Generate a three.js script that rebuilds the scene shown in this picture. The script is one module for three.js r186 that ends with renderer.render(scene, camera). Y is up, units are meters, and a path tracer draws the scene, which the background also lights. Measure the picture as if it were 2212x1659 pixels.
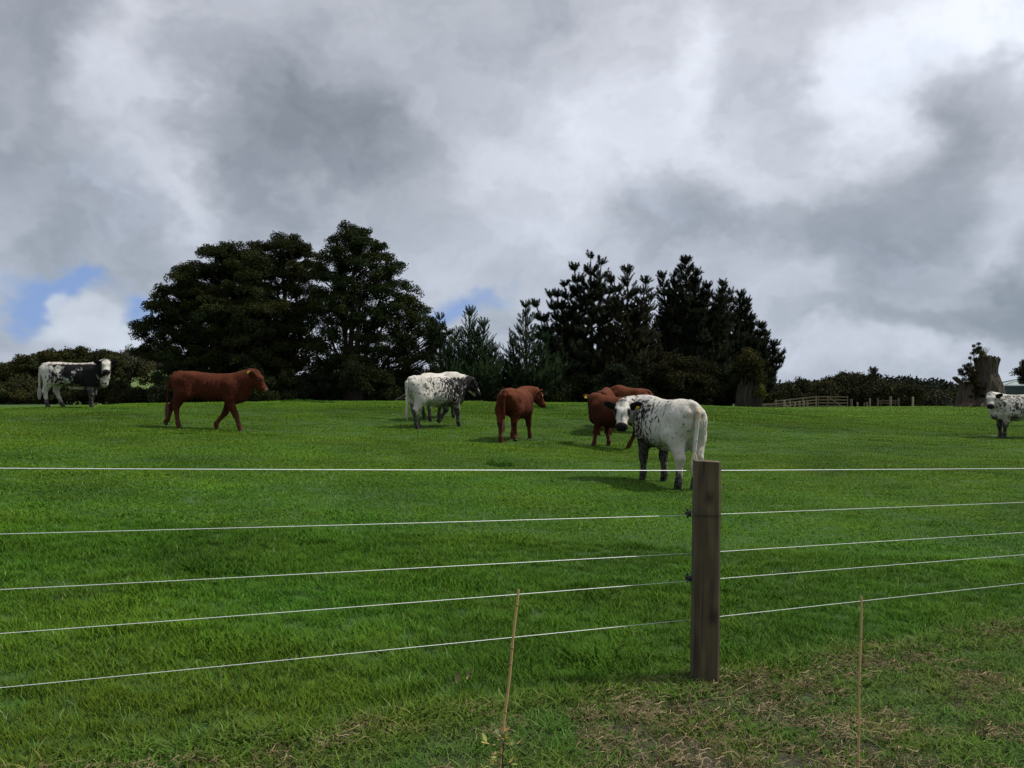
import * as THREE from 'three';
import { ImprovedNoise } from 'three/addons/math/ImprovedNoise.js';
import { mergeGeometries } from 'three/addons/utils/BufferGeometryUtils.js';

// ------------------------------------------------------------------ camera, sky, sun, exposure
const scene = new THREE.Scene();
const EYE = 1.55, FOC = 1908, CX = 1106, CY = 829.5;
const camera = new THREE.PerspectiveCamera(2 * Math.atan(CY / FOC) * 180 / Math.PI, 4 / 3, 0.05, 3000);
camera.position.set(0, EYE, 0);
camera.lookAt(0, EYE, -10);
scene.add(camera);
const renderer = new THREE.WebGLRenderer({ antialias: true });
renderer.toneMapping = THREE.LinearToneMapping;
renderer.toneMappingExposure = 1.0;
renderer.shadowMap.enabled = true;

const perlin = new ImprovedNoise();
const N3 = (x, y, z) => perlin.noise(x, y, z);
function fbm(x, y, z, o = 4, g = 0.5) {
  let s = 0, a = 1, t = 0;
  for (let i = 0; i < o; i++) { s += a * N3(x, y, z); t += a; a *= g; x = x * 2.03 + 17.1; y = y * 2.03 + 5.3; z = z * 2.03 + 9.7; }
  return s / t;
}
const clamp = (x, a = 0, b = 1) => Math.min(b, Math.max(a, x));
const sstep = (a, b, x) => { const t = clamp((x - a) / (b - a)); return t * t * (3 - 2 * t); };
const mix = (a, b, t) => a + (b - a) * t;
const R = (d) => d * Math.PI / 180;
function rng(seed) {
  let a = seed >>> 0;
  return () => { a = (a + 0x6D2B79F5) >>> 0; let t = Math.imul(a ^ (a >>> 15), 1 | a); t = (t + Math.imul(t ^ (t >>> 7), 61 | t)) ^ t; return ((t ^ (t >>> 14)) >>> 0) / 4294967296; };
}
const lin = (c) => (c <= 10 ? c / 255 / 12.92 : Math.pow((c / 255 + 0.055) / 1.055, 2.4));
// a direction seen at (x, y) of the view, as azimuth and elevation
const dirOf = (x, y) => { const X = (x - CX) / FOC, Y = (CY - y) / FOC; return [Math.atan2(X, 1), Math.atan2(Y, Math.hypot(X, 1))]; };

const SUN = new THREE.Vector3(0.80, 1.15, -0.17).normalize();

function makeSky() {
  const W = 4096, H = 2048, data = new Float32Array(W * H * 4);
  // banks of cloud: view x, y, half-width, half-height, tilt, brightness added
  const banks = [
    [40, 110, 230, 230, 0, -26], [345, 190, 95, 210, 12, 44], [430, 20, 140, 60, 0, 16], [720, 262, 190, 95, -8, -42], [590, 330, 130, 75, 20, -20], [620, 430, 110, 70, 0, -16], [880, 300, 120, 150, 0, -12],
    [60, 420, 220, 80, 10, -34], [250, 500, 230, 75, 14, -40], [450, 470, 80, 60, 30, 42], [395, 400, 80, 60, 10, 14], [20, 250, 80, 60, 0, 14],
    [1180, 310, 190, 150, 20, 40], [1400, 290, 200, 110, 0, 34], [1110, 440, 120, 110, 0, 24], [1250, 90, 210, 130, 0, 18], [1500, 110, 55, 160, -8, 36], [1660, 150, 120, 130, 0, -4],
    [1640, 370, 160, 70, -8, 30], [1860, 240, 90, 190, 22, 42], [2010, 70, 150, 90, -12, 62], [2190, 50, 120, 120, 0, 70], [2085, 150, 75, 75, 0, -44], [1975, 270, 70, 120, 22, -42], [2060, 330, 110, 110, 0, -20],
    [2010, 440, 180, 110, 0, -38], [1840, 510, 170, 100, 12, -34], [1440, 465, 150, 65, 8, -44], [1620, 480, 150, 70, 0, -34], [1880, 610, 100, 80, 0, -38], [1130, 600, 220, 70, 0, 2], [1380, 585, 160, 45, 0, -6],
    [2150, 520, 60, 70, 30, 22], [2200, 640, 85, 75, 0, -50], [1745, 640, 150, 55, 8, 20], [2120, 600, 60, 45, 0, 10], [1950, 725, 250, 32, 0, -22], [2130, 720, 110, 40, 0, -22], [1850, 790, 260, 34, 0, 16],
    [30, 560, 130, 40, 15, -22], [90, 640, 120, 45, 0, -14], [330, 620, 120, 45, 10, -26], [100, 740, 190, 50, 0, -6], [650, 560, 260, 70, 0, 4],
  ].map(([x, y, w, h, t, b]) => { const [az, el] = dirOf(x, y); const c2 = Math.cos(az) ** 2; return [az, el, (w / FOC) * c2, (h / FOC) * Math.sqrt(c2), R(t), b]; });
  const holes = [[15, 640, 100, 55, 1.15], [165, 598, 80, 28, 1.05], [285, 695, 60, 52, 1.2], [1010, 640, 80, 34, 0.9], [40, 700, 60, 50, 0.9], [945, 665, 60, 32, 0.7], [110, 620, 90, 30, 0.7]]
    .map(([x, y, w, h, s]) => { const [az, el] = dirOf(x, y); const c2 = Math.cos(az) ** 2; return [az, el, (w / FOC) * c2, (h / FOC) * Math.sqrt(c2), s]; });
  const puffs = [[190, 668, 62, 40], [215, 700, 50, 40], [130, 690, 60, 30], [105, 650, 30, 24], [200, 735, 90, 26], [350, 660, 40, 14], [300, 742, 60, 20], [985, 715, 60, 22]]
    .map(([x, y, w, h]) => { const [az, el] = dirOf(x, y); const c2 = Math.cos(az) ** 2; return [az, el, (w / FOC) * c2, (h / FOC) * Math.sqrt(c2)]; });
  let ground = null;
  for (let j = 0; j < H; j++) {
    const el = ((j + 0.5) / H - 0.5) * Math.PI, y = Math.sin(el), cr = Math.cos(el);
    if (el < -0.02) { for (let i = 0; i < W; i++) { const k = (j * W + i) * 4; data[k] = 0.16; data[k + 1] = 0.18; data[k + 2] = 0.17; data[k + 3] = 1; } continue; }
    const step = el > 0.62 ? 4 : 1;
    for (let i = 0; i < W; i += step) {
      const lon = ((i + 0.5) / W - 0.5) * 2 * Math.PI, x = Math.cos(lon) * cr, z = Math.sin(lon) * cr;
      let az = Math.atan2(x, -z), e = el;
      // wispy domain warp, finer towards the horizon
      const q = 1 / (Math.max(y, 0) + 0.22), px = x * q, pz = z * q;
      const w1 = fbm(x * 4.2 + 3.1, y * 5.2, z * 4.2, 6, 0.62), w2 = fbm(x * 4.2 + 9, y * 5.2 + 7.7, z * 4.2, 6, 0.62);
      const wa = az + w1 * 0.13, we = e + w2 * 0.11;
      let b = 188;
      for (const [ba, be, rw, rh, t, add] of banks) {
        let da = wa - ba; const de = we - be;
        if (Math.abs(da) > 4 * rw + 4 * rh || Math.abs(de) > 4 * rw + 4 * rh) continue;
        const c = Math.cos(t), s = Math.sin(t), u = (da * c + de * s) / rw, v = (-da * s + de * c) / rh, r2 = u * u + v * v;
        if (r2 < 9) b += add * (add < 0 ? 0.66 : 0.7) * Math.exp(-Math.pow(r2 * 0.95, 1.35));
      }
      const big = fbm(px * 0.9 + 11, pz * 0.9 + 2, 3.3, 4, 0.5), fine = fbm(x * 6.5 + w1 * 1.2, y * 9 + w2 * 1.2, z * 6.5 + 1.7, 6, 0.58);
      const infr = sstep(0.9, 0.55, Math.abs(az)) * sstep(0.75, 0.45, e);
      b += big * mix(80, 22, infr) + fine * 44;
      const sd = x * SUN.x + y * SUN.y + z * SUN.z;
      b += 46 * sstep(0.35, 1.0, sd);
      // blue gaps, broken by wisps, with low bright cumulus in them
      let hole = 0;
      for (const [ba, be, rw, rh, s] of holes) { const u = (wa - ba) / rw, v = (we - be) / rh; const r2 = u * u + v * v; if (r2 < 9) hole += s * Math.exp(-r2); }
      hole += sstep(0.2, 0.42, fbm(px * 1.1 + 31, pz * 1.1 - 8, 9.1, 4, 0.5)) * (1 - infr) * 0.9;
      hole = sstep(0.1, 1.25, hole + fine * 0.8);
      let puff = 0;
      for (const [ba, be, rw, rh] of puffs) { const u = (az + w1 * 0.05 - ba) / rw, v = (e + w2 * 0.04 - be) / rh; const r2 = u * u + v * v; if (r2 < 9) puff += Math.exp(-r2 * 1.2); }
      puff = sstep(0.2, 0.95, puff + fine * 0.9);
      const fl = mix(143, 120, sstep(0.17, 0.26, e)); b = fl + 9 * Math.log(1 + Math.exp((b - fl) / 9)); b = 252 - 7 * Math.log(1 + Math.exp((252 - b) / 7));
      // thin cloud is bluish, thick cloud neutral
      let cool = clamp(sstep(205, 120, b) * 0.55 + hole * 0.3), r = b - 8 * cool - 5, g = b - 1 * cool, bl = b + 11 - 2 * cool;
      const lift = clamp(e / 0.5);
      const hr = mix(138, 100, lift), hg = mix(164, 130, lift), hb = mix(210, 190, lift);
      const haze = sstep(0.42, 0.0, e);
      r = mix(r, hr, hole * 0.9); g = mix(g, hg, hole * 0.9); bl = mix(bl, hb, hole * 0.9);
      const pb = 206 + 40 * fine;
      r = mix(r, pb - 6, puff * 0.85); g = mix(g, pb, puff * 0.85); bl = mix(bl, pb + 9, puff * 0.85);
      r += 2 * haze; g += 5 * haze; bl += 8 * haze;
      const lr = lin(clamp(r, 40, 255)), lg = lin(clamp(g, 40, 255)), lb = lin(clamp(bl, 40, 255));
      for (let m = 0; m < step; m++) { const k = (j * W + i + m) * 4; data[k] = lr; data[k + 1] = lg; data[k + 2] = lb; data[k + 3] = 1; }
    }
  }
  const t = new THREE.DataTexture(data, W, H, THREE.RGBAFormat, THREE.FloatType);
  t.mapping = THREE.EquirectangularReflectionMapping;
  t.magFilter = t.minFilter = THREE.LinearFilter;
  t.wrapS = THREE.RepeatWrapping;
  t.needsUpdate = true;
  return t;
}
const sky = makeSky();
scene.background = sky;
scene.environment = sky;

const sun = new THREE.DirectionalLight(new THREE.Color(1.0, 0.95, 0.86), 4.0);
sun.name = 'sun';
sun.position.copy(SUN).multiplyScalar(120);
sun.castShadow = true;
sun.shadow.radius = 5;
sun.shadow.mapSize.set(4096, 4096);
Object.assign(sun.shadow.camera, { left: -70, right: 70, top: 70, bottom: -70, near: 1, far: 300 });
scene.add(sun, sun.target);

// ------------------------------------------------------------------ helpers
const names = {};
const numbered = (n) => { const k = (names[n] = (names[n] ?? -1) + 1); return k ? `${n}_${String(k).padStart(3, '0')}` : n; };
function tag(o, label, category, group, kind) {
  if (label) o.userData.label = label;
  if (category) o.userData.category = category;
  if (group) o.userData.group = group;
  if (kind) o.userData.kind = kind;
  return o;
}
function thing(name, label, category, pos = [0, 0, 0], group) {
  const o = new THREE.Group(); o.name = numbered(name); o.position.set(...pos); scene.add(o);
  return tag(o, label, category, group);
}
function part(name, geo, mat, parent) {
  const m = new THREE.Mesh(geo, mat); m.name = name; m.castShadow = m.receiveShadow = true; parent.add(m); return m;
}
function top(name, geo, mat, label, category, group, kind) {
  const m = new THREE.Mesh(geo, mat); m.name = numbered(name); m.castShadow = m.receiveShadow = true; scene.add(m);
  return tag(m, label, category, group, kind);
}
function instanced(name, geo, mat, list, parent, tinted = true) { // list of {p, q, s, c}
  const im = new THREE.InstancedMesh(geo, mat, list.length); im.name = name;
  const m4 = new THREE.Matrix4(), v = new THREE.Vector3(), s3 = new THREE.Vector3(), col = new THREE.Color();
  list.forEach((it, i) => {
    v.set(it.p[0], it.p[1], it.p[2]);
    if (Array.isArray(it.s)) s3.set(...it.s); else s3.setScalar(it.s);
    im.setMatrixAt(i, m4.compose(v, it.q, s3));
    if (tinted) im.setColorAt(i, col.setRGB(it.c[0], it.c[1], it.c[2]));
  });
  im.castShadow = im.receiveShadow = true;
  im.instanceMatrix.needsUpdate = true;
  parent.add(im);
  return im;
}
class GB { // collects triangles
  constructor() { this.p = []; this.i = []; this.c = []; this.uv = []; }
  v(x, y, z, u = 0, w = 0, c) { this.p.push(x, y, z); this.uv.push(u, w); if (c) this.c.push(...c); return this.p.length / 3 - 1; }
  tri(a, b, c) { this.i.push(a, b, c); }
  quad(a, b, c, d) { this.i.push(a, b, c, a, c, d); }
  tube(pts, rad, sides = 6, rough = 0, seed = 1) {
    const up = new THREE.Vector3(0, 1, 0), t = new THREE.Vector3(), a = new THREE.Vector3(), b = new THREE.Vector3();
    let prev = null, len = 0;
    const n = pts.length;
    for (let k = 0; k < n; k++) {
      t.copy(pts[Math.min(n - 1, k + 1)]).sub(pts[Math.max(0, k - 1)]).normalize();
      if (!prev) { a.crossVectors(t, Math.abs(t.y) > 0.9 ? new THREE.Vector3(1, 0, 0) : up).normalize(); } else { a.copy(prev).addScaledVector(t, -prev.dot(t)).normalize(); }
      prev = a.clone(); b.crossVectors(t, a);
      if (k) len += pts[k].distanceTo(pts[k - 1]);
      for (let s = 0; s <= sides; s++) {
        const th = (s % sides) / sides * Math.PI * 2, r = rad[k] * (1 + (rough ? rough * N3(Math.cos(th) * 1.7 + seed, len * 2.2, Math.sin(th) * 1.7) : 0));
        const ca = Math.cos(th) * r, sb = Math.sin(th) * r;
        this.v(pts[k].x + a.x * ca + b.x * sb, pts[k].y + a.y * ca + b.y * sb, pts[k].z + a.z * ca + b.z * sb, s / sides * rad[0] * 6, len);
      }
    }
    const base = this.p.length / 3 - n * (sides + 1);
    for (let k = 0; k < n - 1; k++) for (let s = 0; s < sides; s++) {
      const o = base + k * (sides + 1) + s;
      this.quad(o, o + 1, o + sides + 2, o + sides + 1);
    }
    for (const [k, flip] of [[0, 1], [n - 1, 0]]) {
      const c = this.v(pts[k].x, pts[k].y, pts[k].z, 0, len);
      for (let s = 0; s < sides; s++) { const o = base + k * (sides + 1) + s; flip ? this.tri(c, o + 1, o) : this.tri(c, o, o + 1); }
    }
    return this;
  }
  geo(smooth = true) {
    const g = new THREE.BufferGeometry();
    g.setAttribute('position', new THREE.Float32BufferAttribute(this.p, 3));
    g.setAttribute('uv', new THREE.Float32BufferAttribute(this.uv, 2));
    if (this.c.length) g.setAttribute('color', new THREE.Float32BufferAttribute(this.c, 3));
    g.setIndex(this.i);
    if (smooth) g.computeVertexNormals();
    return g;
  }
}
const V = (x, y, z) => new THREE.Vector3(x, y, z);
function bez(p0, p1, p2, n) { const c = new THREE.QuadraticBezierCurve3(p0, p1, p2); return c.getPoints(n); }
const lerpR = (a, b, n) => Array.from({ length: n + 1 }, (_, i) => mix(a, b, i / n));
// a point of the place: what is seen at (x, y) at that distance along the view
const at = (x, y, d) => [(x - CX) / FOC * d, EYE - (y - CY) / FOC * d, -d];
function randQuat(r) {
  const u = r(), v = r() * Math.PI * 2, w = r() * Math.PI * 2;
  return new THREE.Quaternion(Math.sqrt(1 - u) * Math.sin(v), Math.sqrt(1 - u) * Math.cos(v), Math.sqrt(u) * Math.sin(w), Math.sqrt(u) * Math.cos(w));
}
function tex(w, h, fn, srgb) {
  const d = new Uint8Array(w * h * 4);
  for (let y = 0; y < h; y++) for (let x = 0; x < w; x++) { const c = fn(x / w, y / h), k = (y * w + x) * 4; d[k] = clamp(c[0], 0, 255); d[k + 1] = clamp(c[1], 0, 255); d[k + 2] = clamp(c[2], 0, 255); d[k + 3] = 255; }
  const t = new THREE.DataTexture(d, w, h); t.wrapS = t.wrapT = THREE.RepeatWrapping; t.magFilter = THREE.LinearFilter; t.minFilter = THREE.LinearFilter;
  if (srgb) t.colorSpace = THREE.SRGBColorSpace;
  t.needsUpdate = true; return t;
}
const rep = (t, x, y) => { const c = t.clone(); c.repeat.set(x, y); c.needsUpdate = true; return c; };

// ------------------------------------------------------------------ terrain
// known ground points: x, distance, height
const KNOWN = [
  [1.0, 4.6, 0], [-1.81, 3.13, 0.15], [3.48, 6.0, -0.11], [0, 0, 0.04], [-5, -5, 0.25], [5, -5, -0.16], [-6, 4, 0.3], [7, 4, -0.25],
  [2.68, 13.7, -0.06], [-3, 12, 0.2], [-8, 12, 0.4], [9, 13, -0.3], [0.1, 21, 0.18], [2.1, 21, 0.07], [-1.96, 24, 0.39], [-6.9, 20, 0.5], [-12.5, 25, 0.88], [14.8, 26.5, -0.08], [8, 21, -0.05],
  [-15.6, 27, 0.78], [-12.2, 30, 0.86], [-9.3, 32, 0.87], [-5.1, 32, 0.86], [-1.8, 32, 0.82], [-0.1, 32, 0.75], [3.4, 33, 0.74], [8.1, 34, 0.62], [10.1, 36, 0.52], [15.2, 45, 0.2], [20.8, 50, 0.07], [28.1, 58, -0.02], [31.3, 60, -0.04], [36, 60, -0.1],
  [-24, 36, 0.45], [-17, 37, 0.55], [-11, 38, 0.72], [-20, 26, 0.72], [22, 66, -0.28], [29, 74, -0.42], [16, 60, -0.2], [38, 74, -0.42], [-22, 30, 0.68], [-30, 25, 0.9], [-25, 45, 0.45], [-10, 45, 0.42], [0, 45, 0.38], [6, 46, 0.35], [-30, 60, 0.1], [0, 60, -0.1], [12, 60, -0.1], [21, 62, -0.2], [25, 25, -0.1], [35, 40, 0], [-25, 10, 0.7], [25, 8, -0.5],
  [47, 130, -2.05], [40, 130, -1.95], [63, 130, -1.6], [30, 100, -1.3], [45, 95, -0.95], [70, 100, -0.7], [0, 130, -3.6], [-50, 120, -2.5], [-70, 60, 0], [90, 40, 0], [-60, -40, 0.8], [60, -40, -0.8],
];
const TPS = (() => {
  const n = KNOWN.length, m = n + 3, A = Array.from({ length: m }, () => new Float64Array(m + 1));
  const U = (r2) => (r2 < 1e-9 ? 0 : r2 * Math.log(r2));
  for (let i = 0; i < n; i++) {
    for (let j = 0; j < n; j++) A[i][j] = U((KNOWN[i][0] - KNOWN[j][0]) ** 2 + (KNOWN[i][1] - KNOWN[j][1]) ** 2);
    A[i][i] += 0.15;
    A[i][n] = A[n][i] = 1; A[i][n + 1] = A[n + 1][i] = KNOWN[i][0]; A[i][n + 2] = A[n + 2][i] = KNOWN[i][1]; A[i][m] = KNOWN[i][2];
  }
  for (let c = 0; c < m; c++) {
    let p = c; for (let r = c + 1; r < m; r++) if (Math.abs(A[r][c]) > Math.abs(A[p][c])) p = r;
    [A[c], A[p]] = [A[p], A[c]];
    for (let r = 0; r < m; r++) if (r !== c && A[r][c]) { const f = A[r][c] / A[c][c]; for (let k = c; k <= m; k++) A[r][k] -= f * A[c][k]; }
  }
  const w = A.map((r, i) => r[m] / r[i]);
  return (x, d) => { let s = w[n] + w[n + 1] * x + w[n + 2] * d; for (let i = 0; i < n; i++) s += w[i] * U((x - KNOWN[i][0]) ** 2 + (d - KNOWN[i][1]) ** 2); return s; };
})();
function groundH(x, z) {
  const d = -z, r = Math.hypot(x, d - 20);
  const far = sstep(110, 190, r);
  let h = far < 1 ? mix(TPS(x, d), -4, far) : -4;
  if (r < 60) { const k = sstep(3, 9, Math.hypot(x - 1, d - 4.6)); h += 0.03 * k * fbm(x * 0.55, d * 0.55, 2.2, 3) + 0.05 * sstep(26, 34, d) * fbm(x * 0.9, d * 0.9, 5.2, 2); }
  h += 0.012 * N3(x * 2.6, d * 2.6, 0.4);
  return h;
}
// the fence line, with the paddock beyond it and the mown verge on this side (positive)
const FA = [-1.81, 3.13], FB = [3.48, 6.0];
const FL = Math.hypot(FB[0] - FA[0], FB[1] - FA[1]), FX = (FB[0] - FA[0]) / FL, FD = (FB[1] - FA[1]) / FL;
const verge = (x, d) => (x - FA[0]) * FD - (d - FA[1]) * FX + 0.16 * fbm(x * 1.3 + 4, d * 1.3, 8.8, 3) - 0.02;
// how lush a spot is, and how yellow
const lush = (x, d) => fbm(x * 0.35 + 9, d * 0.35, 1.1, 4);
const bare = (x, d) => fbm(x * 2.1 + 2, d * 2.1, 7.1, 3) * 0.9 + fbm(x * 0.7, d * 0.7 + 3, 3.1, 2) * 0.5;

{
  const n = 420, a = 5.5, S = 600 / Math.sinh(a), g = new GB();
  for (let j = 0; j <= n; j++) for (let i = 0; i <= n; i++) {
    const x = S * Math.sinh((i / n * 2 - 1) * a), z = -8 - S * Math.sinh((j / n * 2 - 1) * a), d = -z;
    const v = sstep(-0.12, 0.3, verge(x, d)) * (Math.hypot(x, d) < 40 ? 1 : 0), l = lush(x, d), b = sstep(-0.05, 0.3, bare(x, d));
    const m = fbm(x * 3.1, d * 3.1, 1.9, 3);
    let c = [0.036 + 0.012 * l + 0.01 * m, 0.098 + 0.03 * l + 0.03 * m, 0.009];
    const fr = sstep(45, 120, Math.hypot(x, d)); c = [mix(c[0], 0.05, fr), mix(c[1], 0.105, fr), mix(c[2], 0.017, fr)];
    const soil = [0.062 + 0.025 * m, 0.052 + 0.02 * m, 0.028 + 0.01 * m], vg = [0.046, 0.075, 0.014];
    for (let k = 0; k < 3; k++) c[k] = mix(c[k], mix(vg[k], soil[k], b), v);
    g.v(x, groundH(x, z), z, x, z, c.map((q) => Math.max(0.004, q)));
  }
  for (let j = 0; j < n; j++) for (let i = 0; i < n; i++) { const o = j * (n + 1) + i; g.quad(o, o + 1, o + n + 2, o + n + 1); }
  const detail = tex(512, 512, (u, v) => {
    const c = Math.cos(u * 2 * Math.PI), s = Math.sin(u * 2 * Math.PI), c2 = Math.cos(v * 2 * Math.PI), s2 = Math.sin(v * 2 * Math.PI);
    const q = 200 + 75 * fbm(c * 9 + c2 * 7, s * 9 + s2 * 7, c2 * 8 - s * 5, 3) + 40 * N3(c * 40 + s2 * 33, s * 40, c2 * 40);
    return [q, q, q * 0.97];
  });
  const mat = new THREE.MeshStandardMaterial({ vertexColors: true, roughness: 1, map: rep(detail, 0.45, 0.45), bumpMap: rep(detail, 1.3, 1.3), bumpScale: 0.03 });
  top('ground', g.geo(), mat, 'green paddock ground rising to a low crest, worn bare along the fence', 'ground', null, 'structure');
}
// ------------------------------------------------------------------ trees
const barkTex = tex(128, 256, (u, v) => { const q = 165 + 70 * fbm(Math.cos(u * 6.283) * 3, v * 5, Math.sin(u * 6.283) * 3, 4); return [q, q * 0.97, q * 0.92]; }, true);
const bark = (r, g, b) => new THREE.MeshStandardMaterial({ color: new THREE.Color().setRGB(r, g, b), roughness: 0.95, map: barkTex, bumpMap: barkTex, bumpScale: 0.03 });
const BARK = { totara: bark(0.11, 0.085, 0.065), pine: bark(0.07, 0.055, 0.045), grey: bark(0.2, 0.19, 0.17) };
const leafMat = new THREE.MeshPhysicalMaterial({ color: 0xffffff, roughness: 1, side: THREE.DoubleSide, specularIntensity: 0.12 });

// a spray of small flat leaves spread through a ball
function leafSpray(seed, n, rad, len, wid, flat = 0.75) {
  const r = rng(seed), g = new GB(), q = new THREE.Quaternion(), a = V(), b = V(), c = V();
  for (let i = 0; i < n; i++) {
    q.copy(randQuat(r)); c.set(r() * 2 - 1, r() * 2 - 1, r() * 2 - 1); if (c.length() > 1) c.multiplyScalar(0.6); c.multiplyScalar(rad); c.y *= flat;
    a.set(len * (0.7 + 0.6 * r()) / 2, 0, 0).applyQuaternion(q); b.set(0, wid * (0.7 + 0.6 * r()) / 2, 0).applyQuaternion(q);
    const p0 = g.v(c.x - a.x, c.y - a.y, c.z - a.z), p1 = g.v(c.x + b.x, c.y + b.y, c.z + b.z), p2 = g.v(c.x + a.x, c.y + a.y, c.z + a.z), p3 = g.v(c.x - b.x, c.y - b.y, c.z - b.z);
    g.quad(p0, p1, p2, p3);
  }
  return g.geo();
}
// a shoot along +y set with needles
function needleShoot(seed, n, len, needle, wid, spread) {
  const r = rng(seed), g = new GB();
  for (let i = 0; i < n; i++) {
    const y = len * (0.05 + 0.95 * i / n), th = i * 2.4 + r(), t = i / n, el = mix(spread, 0.45, t * t), L = needle * (0.75 + 0.5 * r()) * (1 - 0.35 * t);
    const dx = Math.cos(th) * Math.sin(el), dz = Math.sin(th) * Math.sin(el), dy = Math.cos(el), px = -Math.sin(th) * wid / 2, pz = Math.cos(th) * wid / 2;
    const a = g.v(px, y, pz), b = g.v(-px, y, -pz), c = g.v(dx * L, y + dy * L, dz * L);
    const m = g.v(dx * L * 0.5 - px * 0.8, y + dy * L * 0.5, dz * L * 0.5 - pz * 0.8), m2 = g.v(dx * L * 0.5 + px * 0.8, y + dy * L * 0.5, dz * L * 0.5 + pz * 0.8);
    g.tri(b, a, m2); g.tri(b, m2, m); g.tri(m, m2, c);
  }
  return g.geo();
}
const SPRAY = leafSpray(1, 44, 0.28, 0.12, 0.055);
const BIGSPRAY = leafSpray(3, 30, 0.62, 0.3, 0.15, 0.85);
const SHOOT = needleShoot(4, 34, 0.42, 0.16, 0.03, 1.0), FROND = needleShoot(5, 26, 0.55, 0.13, 0.035, 0.75);

// crown of flattened pads of leaves carried by bending limbs; lobes are [x, y, half-size] in the view, at distance D
function padTree(o) {
  const { name, label, D, lobes, base, stems, seed, col, pads, flat = 0.42, density = 46, group, geo = SPRAY, barkMat = BARK.totara, depth = 0.9, cat = 'tree', padR = [0.55, 1.15], sprayScale = 1, trunkR = 0.34, limbEvery = 1, deep = 0, sep = 0.62 } = o;
  const r = rng(seed), k = D / FOC;
  const b0 = at(base[0], base[1], D), gy = groundH(b0[0], b0[2] - deep);
  const root = thing(name, label, cat, [b0[0], gy, b0[2] - deep], group);
  const L = lobes.map(([x, y, s]) => { const p = at(x, y, D); return [p[0] - b0[0], p[1] - gy, s * k]; });
  const tot = L.reduce((s, l) => s + l[2] ** 2, 0), list = [], padsAt = [];
  let tries = 0;
  while (padsAt.length < pads && tries++ < pads * 60) {
    let w = r() * tot, l = L[0]; for (const q of L) { w -= q[2] ** 2; if (w <= 0) { l = q; break; } }
    const a = r() * 6.283, e = Math.acos(2 * r() - 1), rr = Math.cbrt(0.15 + 0.85 * r());
    const x = l[0] + l[2] * rr * Math.sin(e) * Math.cos(a), y = l[1] + l[2] * rr * Math.cos(e), spread = Math.max(l[2], 1.6) * depth * 1.5, z = spread * rr * Math.sin(e) * Math.sin(a) + (r() - 0.5) * 1.5 * depth;
    if (y < 0.25) continue;
    const pr = mix(padR[0], padR[1], r()) * Math.min(1, 0.45 + l[2] * 0.45);
    if (padsAt.some((p) => (p[0] - x) ** 2 + ((p[1] - y) / 0.6) ** 2 + (p[2] - z) ** 2 < (sep * (pr + p[3])) ** 2)) continue;
    padsAt.push([x, y, z, pr]);
  }
  for (const [x, y, z, pr] of padsAt) {
    const n = Math.round(density * pr * pr + 8), tone = 0.75 + 0.5 * r(), warm = r(), tx = (r() - 0.5) * 0.5, tz = (r() - 0.5) * 0.5;
    for (let i = 0; i < n; i++) {
      const a = r() * 6.283, q = Math.sqrt(r()) * (0.75 + 0.45 * r()), dx = Math.cos(a) * q * pr, dz = Math.sin(a) * q * pr, dome = Math.sqrt(Math.max(0, 1 - Math.min(1, q) ** 2));
      const dy = (dome * (0.25 + 0.75 * r()) - 0.25 * r()) * pr * flat * 1.6 + dx * tx + dz * tz;
      const c = tone * (0.8 + 0.4 * r());
      list.push({ p: [x + dx, y + dy, z + dz], q: randQuat(r), s: sprayScale * (0.75 + 0.5 * r()), c: [col[0] * c * (1 + 0.2 * warm), col[1] * c, col[2] * c * (1 - 0.3 * warm)] });
    }
  }
  const wood = new GB(), H = Math.max(...padsAt.map((p) => p[1]));
  const stemCurves = stems.map(([bx, tx, ty, rad, tz = 0]) => {
    const p0 = V((bx - base[0]) * k, -0.15, tz * 0.15), tp = at(tx, ty, D), p2 = V(tp[0] - b0[0], tp[1] - gy, tz);
    const p1 = V(mix(p0.x, p2.x, 0.25), mix(p0.y, p2.y, 0.55), mix(p0.z, p2.z, 0.3));
    const pts = bez(p0, p1, p2, 12); pts.forEach((p, i) => { if (i) { p.x += 0.12 * N3(i * 0.7, seed, 1.5); p.z += 0.12 * N3(i * 0.7, seed, 4.5); } });
    wood.tube(pts, pts.map((_, i) => rad * mix(1.15, 0.16, i / 12) + (i === 0 ? rad * 0.35 : 0)), 8, 0.25, seed + bx);
    return { pts, rad };
  });
  padsAt.forEach(([x, y, z, pr], n) => {
    if (n % limbEvery) return;
    let best = null, bd = 1e9;
    for (const s of stemCurves) s.pts.forEach((p, i) => { const d = Math.hypot(p.x - x, p.z - z) + 1.6 * Math.abs(p.y - (y - 0.45 * Math.hypot(p.x - x, p.z - z) - 0.2)); if (i > 1 && d < bd) { bd = d; best = [p, s.rad * mix(1.1, 0.16, i / 12)]; } });
    if (!best) return;
    const p0 = best[0], p2 = V(x, y - pr * 0.06, z), len = p0.distanceTo(p2), p1 = V(mix(p0.x, x, 0.45), mix(p0.y, y, 0.3) - 0.04 * len, mix(p0.z, z, 0.45));
    const pts = bez(p0, p1, p2, 6); pts.forEach((p, i) => { if (i && i < 6) { p.x += 0.14 * (r() - 0.5); p.y += 0.14 * (r() - 0.5); p.z += 0.14 * (r() - 0.5); } });
    const ra = Math.min(best[1] * 0.6, 0.03 + 0.022 * len);
    wood.tube(pts, lerpR(ra, 0.018, 6), 5, 0.2, n);
    for (let t = 0; t < 3; t++) { const a = r() * 6.283, e = V(x + Math.cos(a) * pr * 0.75, y + pr * flat * (0.3 + 0.5 * r()), z + Math.sin(a) * pr * 0.75); wood.tube([pts[4], p2.clone().lerp(e, 0.4), e], [0.022, 0.016, 0.008], 4); }
  });
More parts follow.
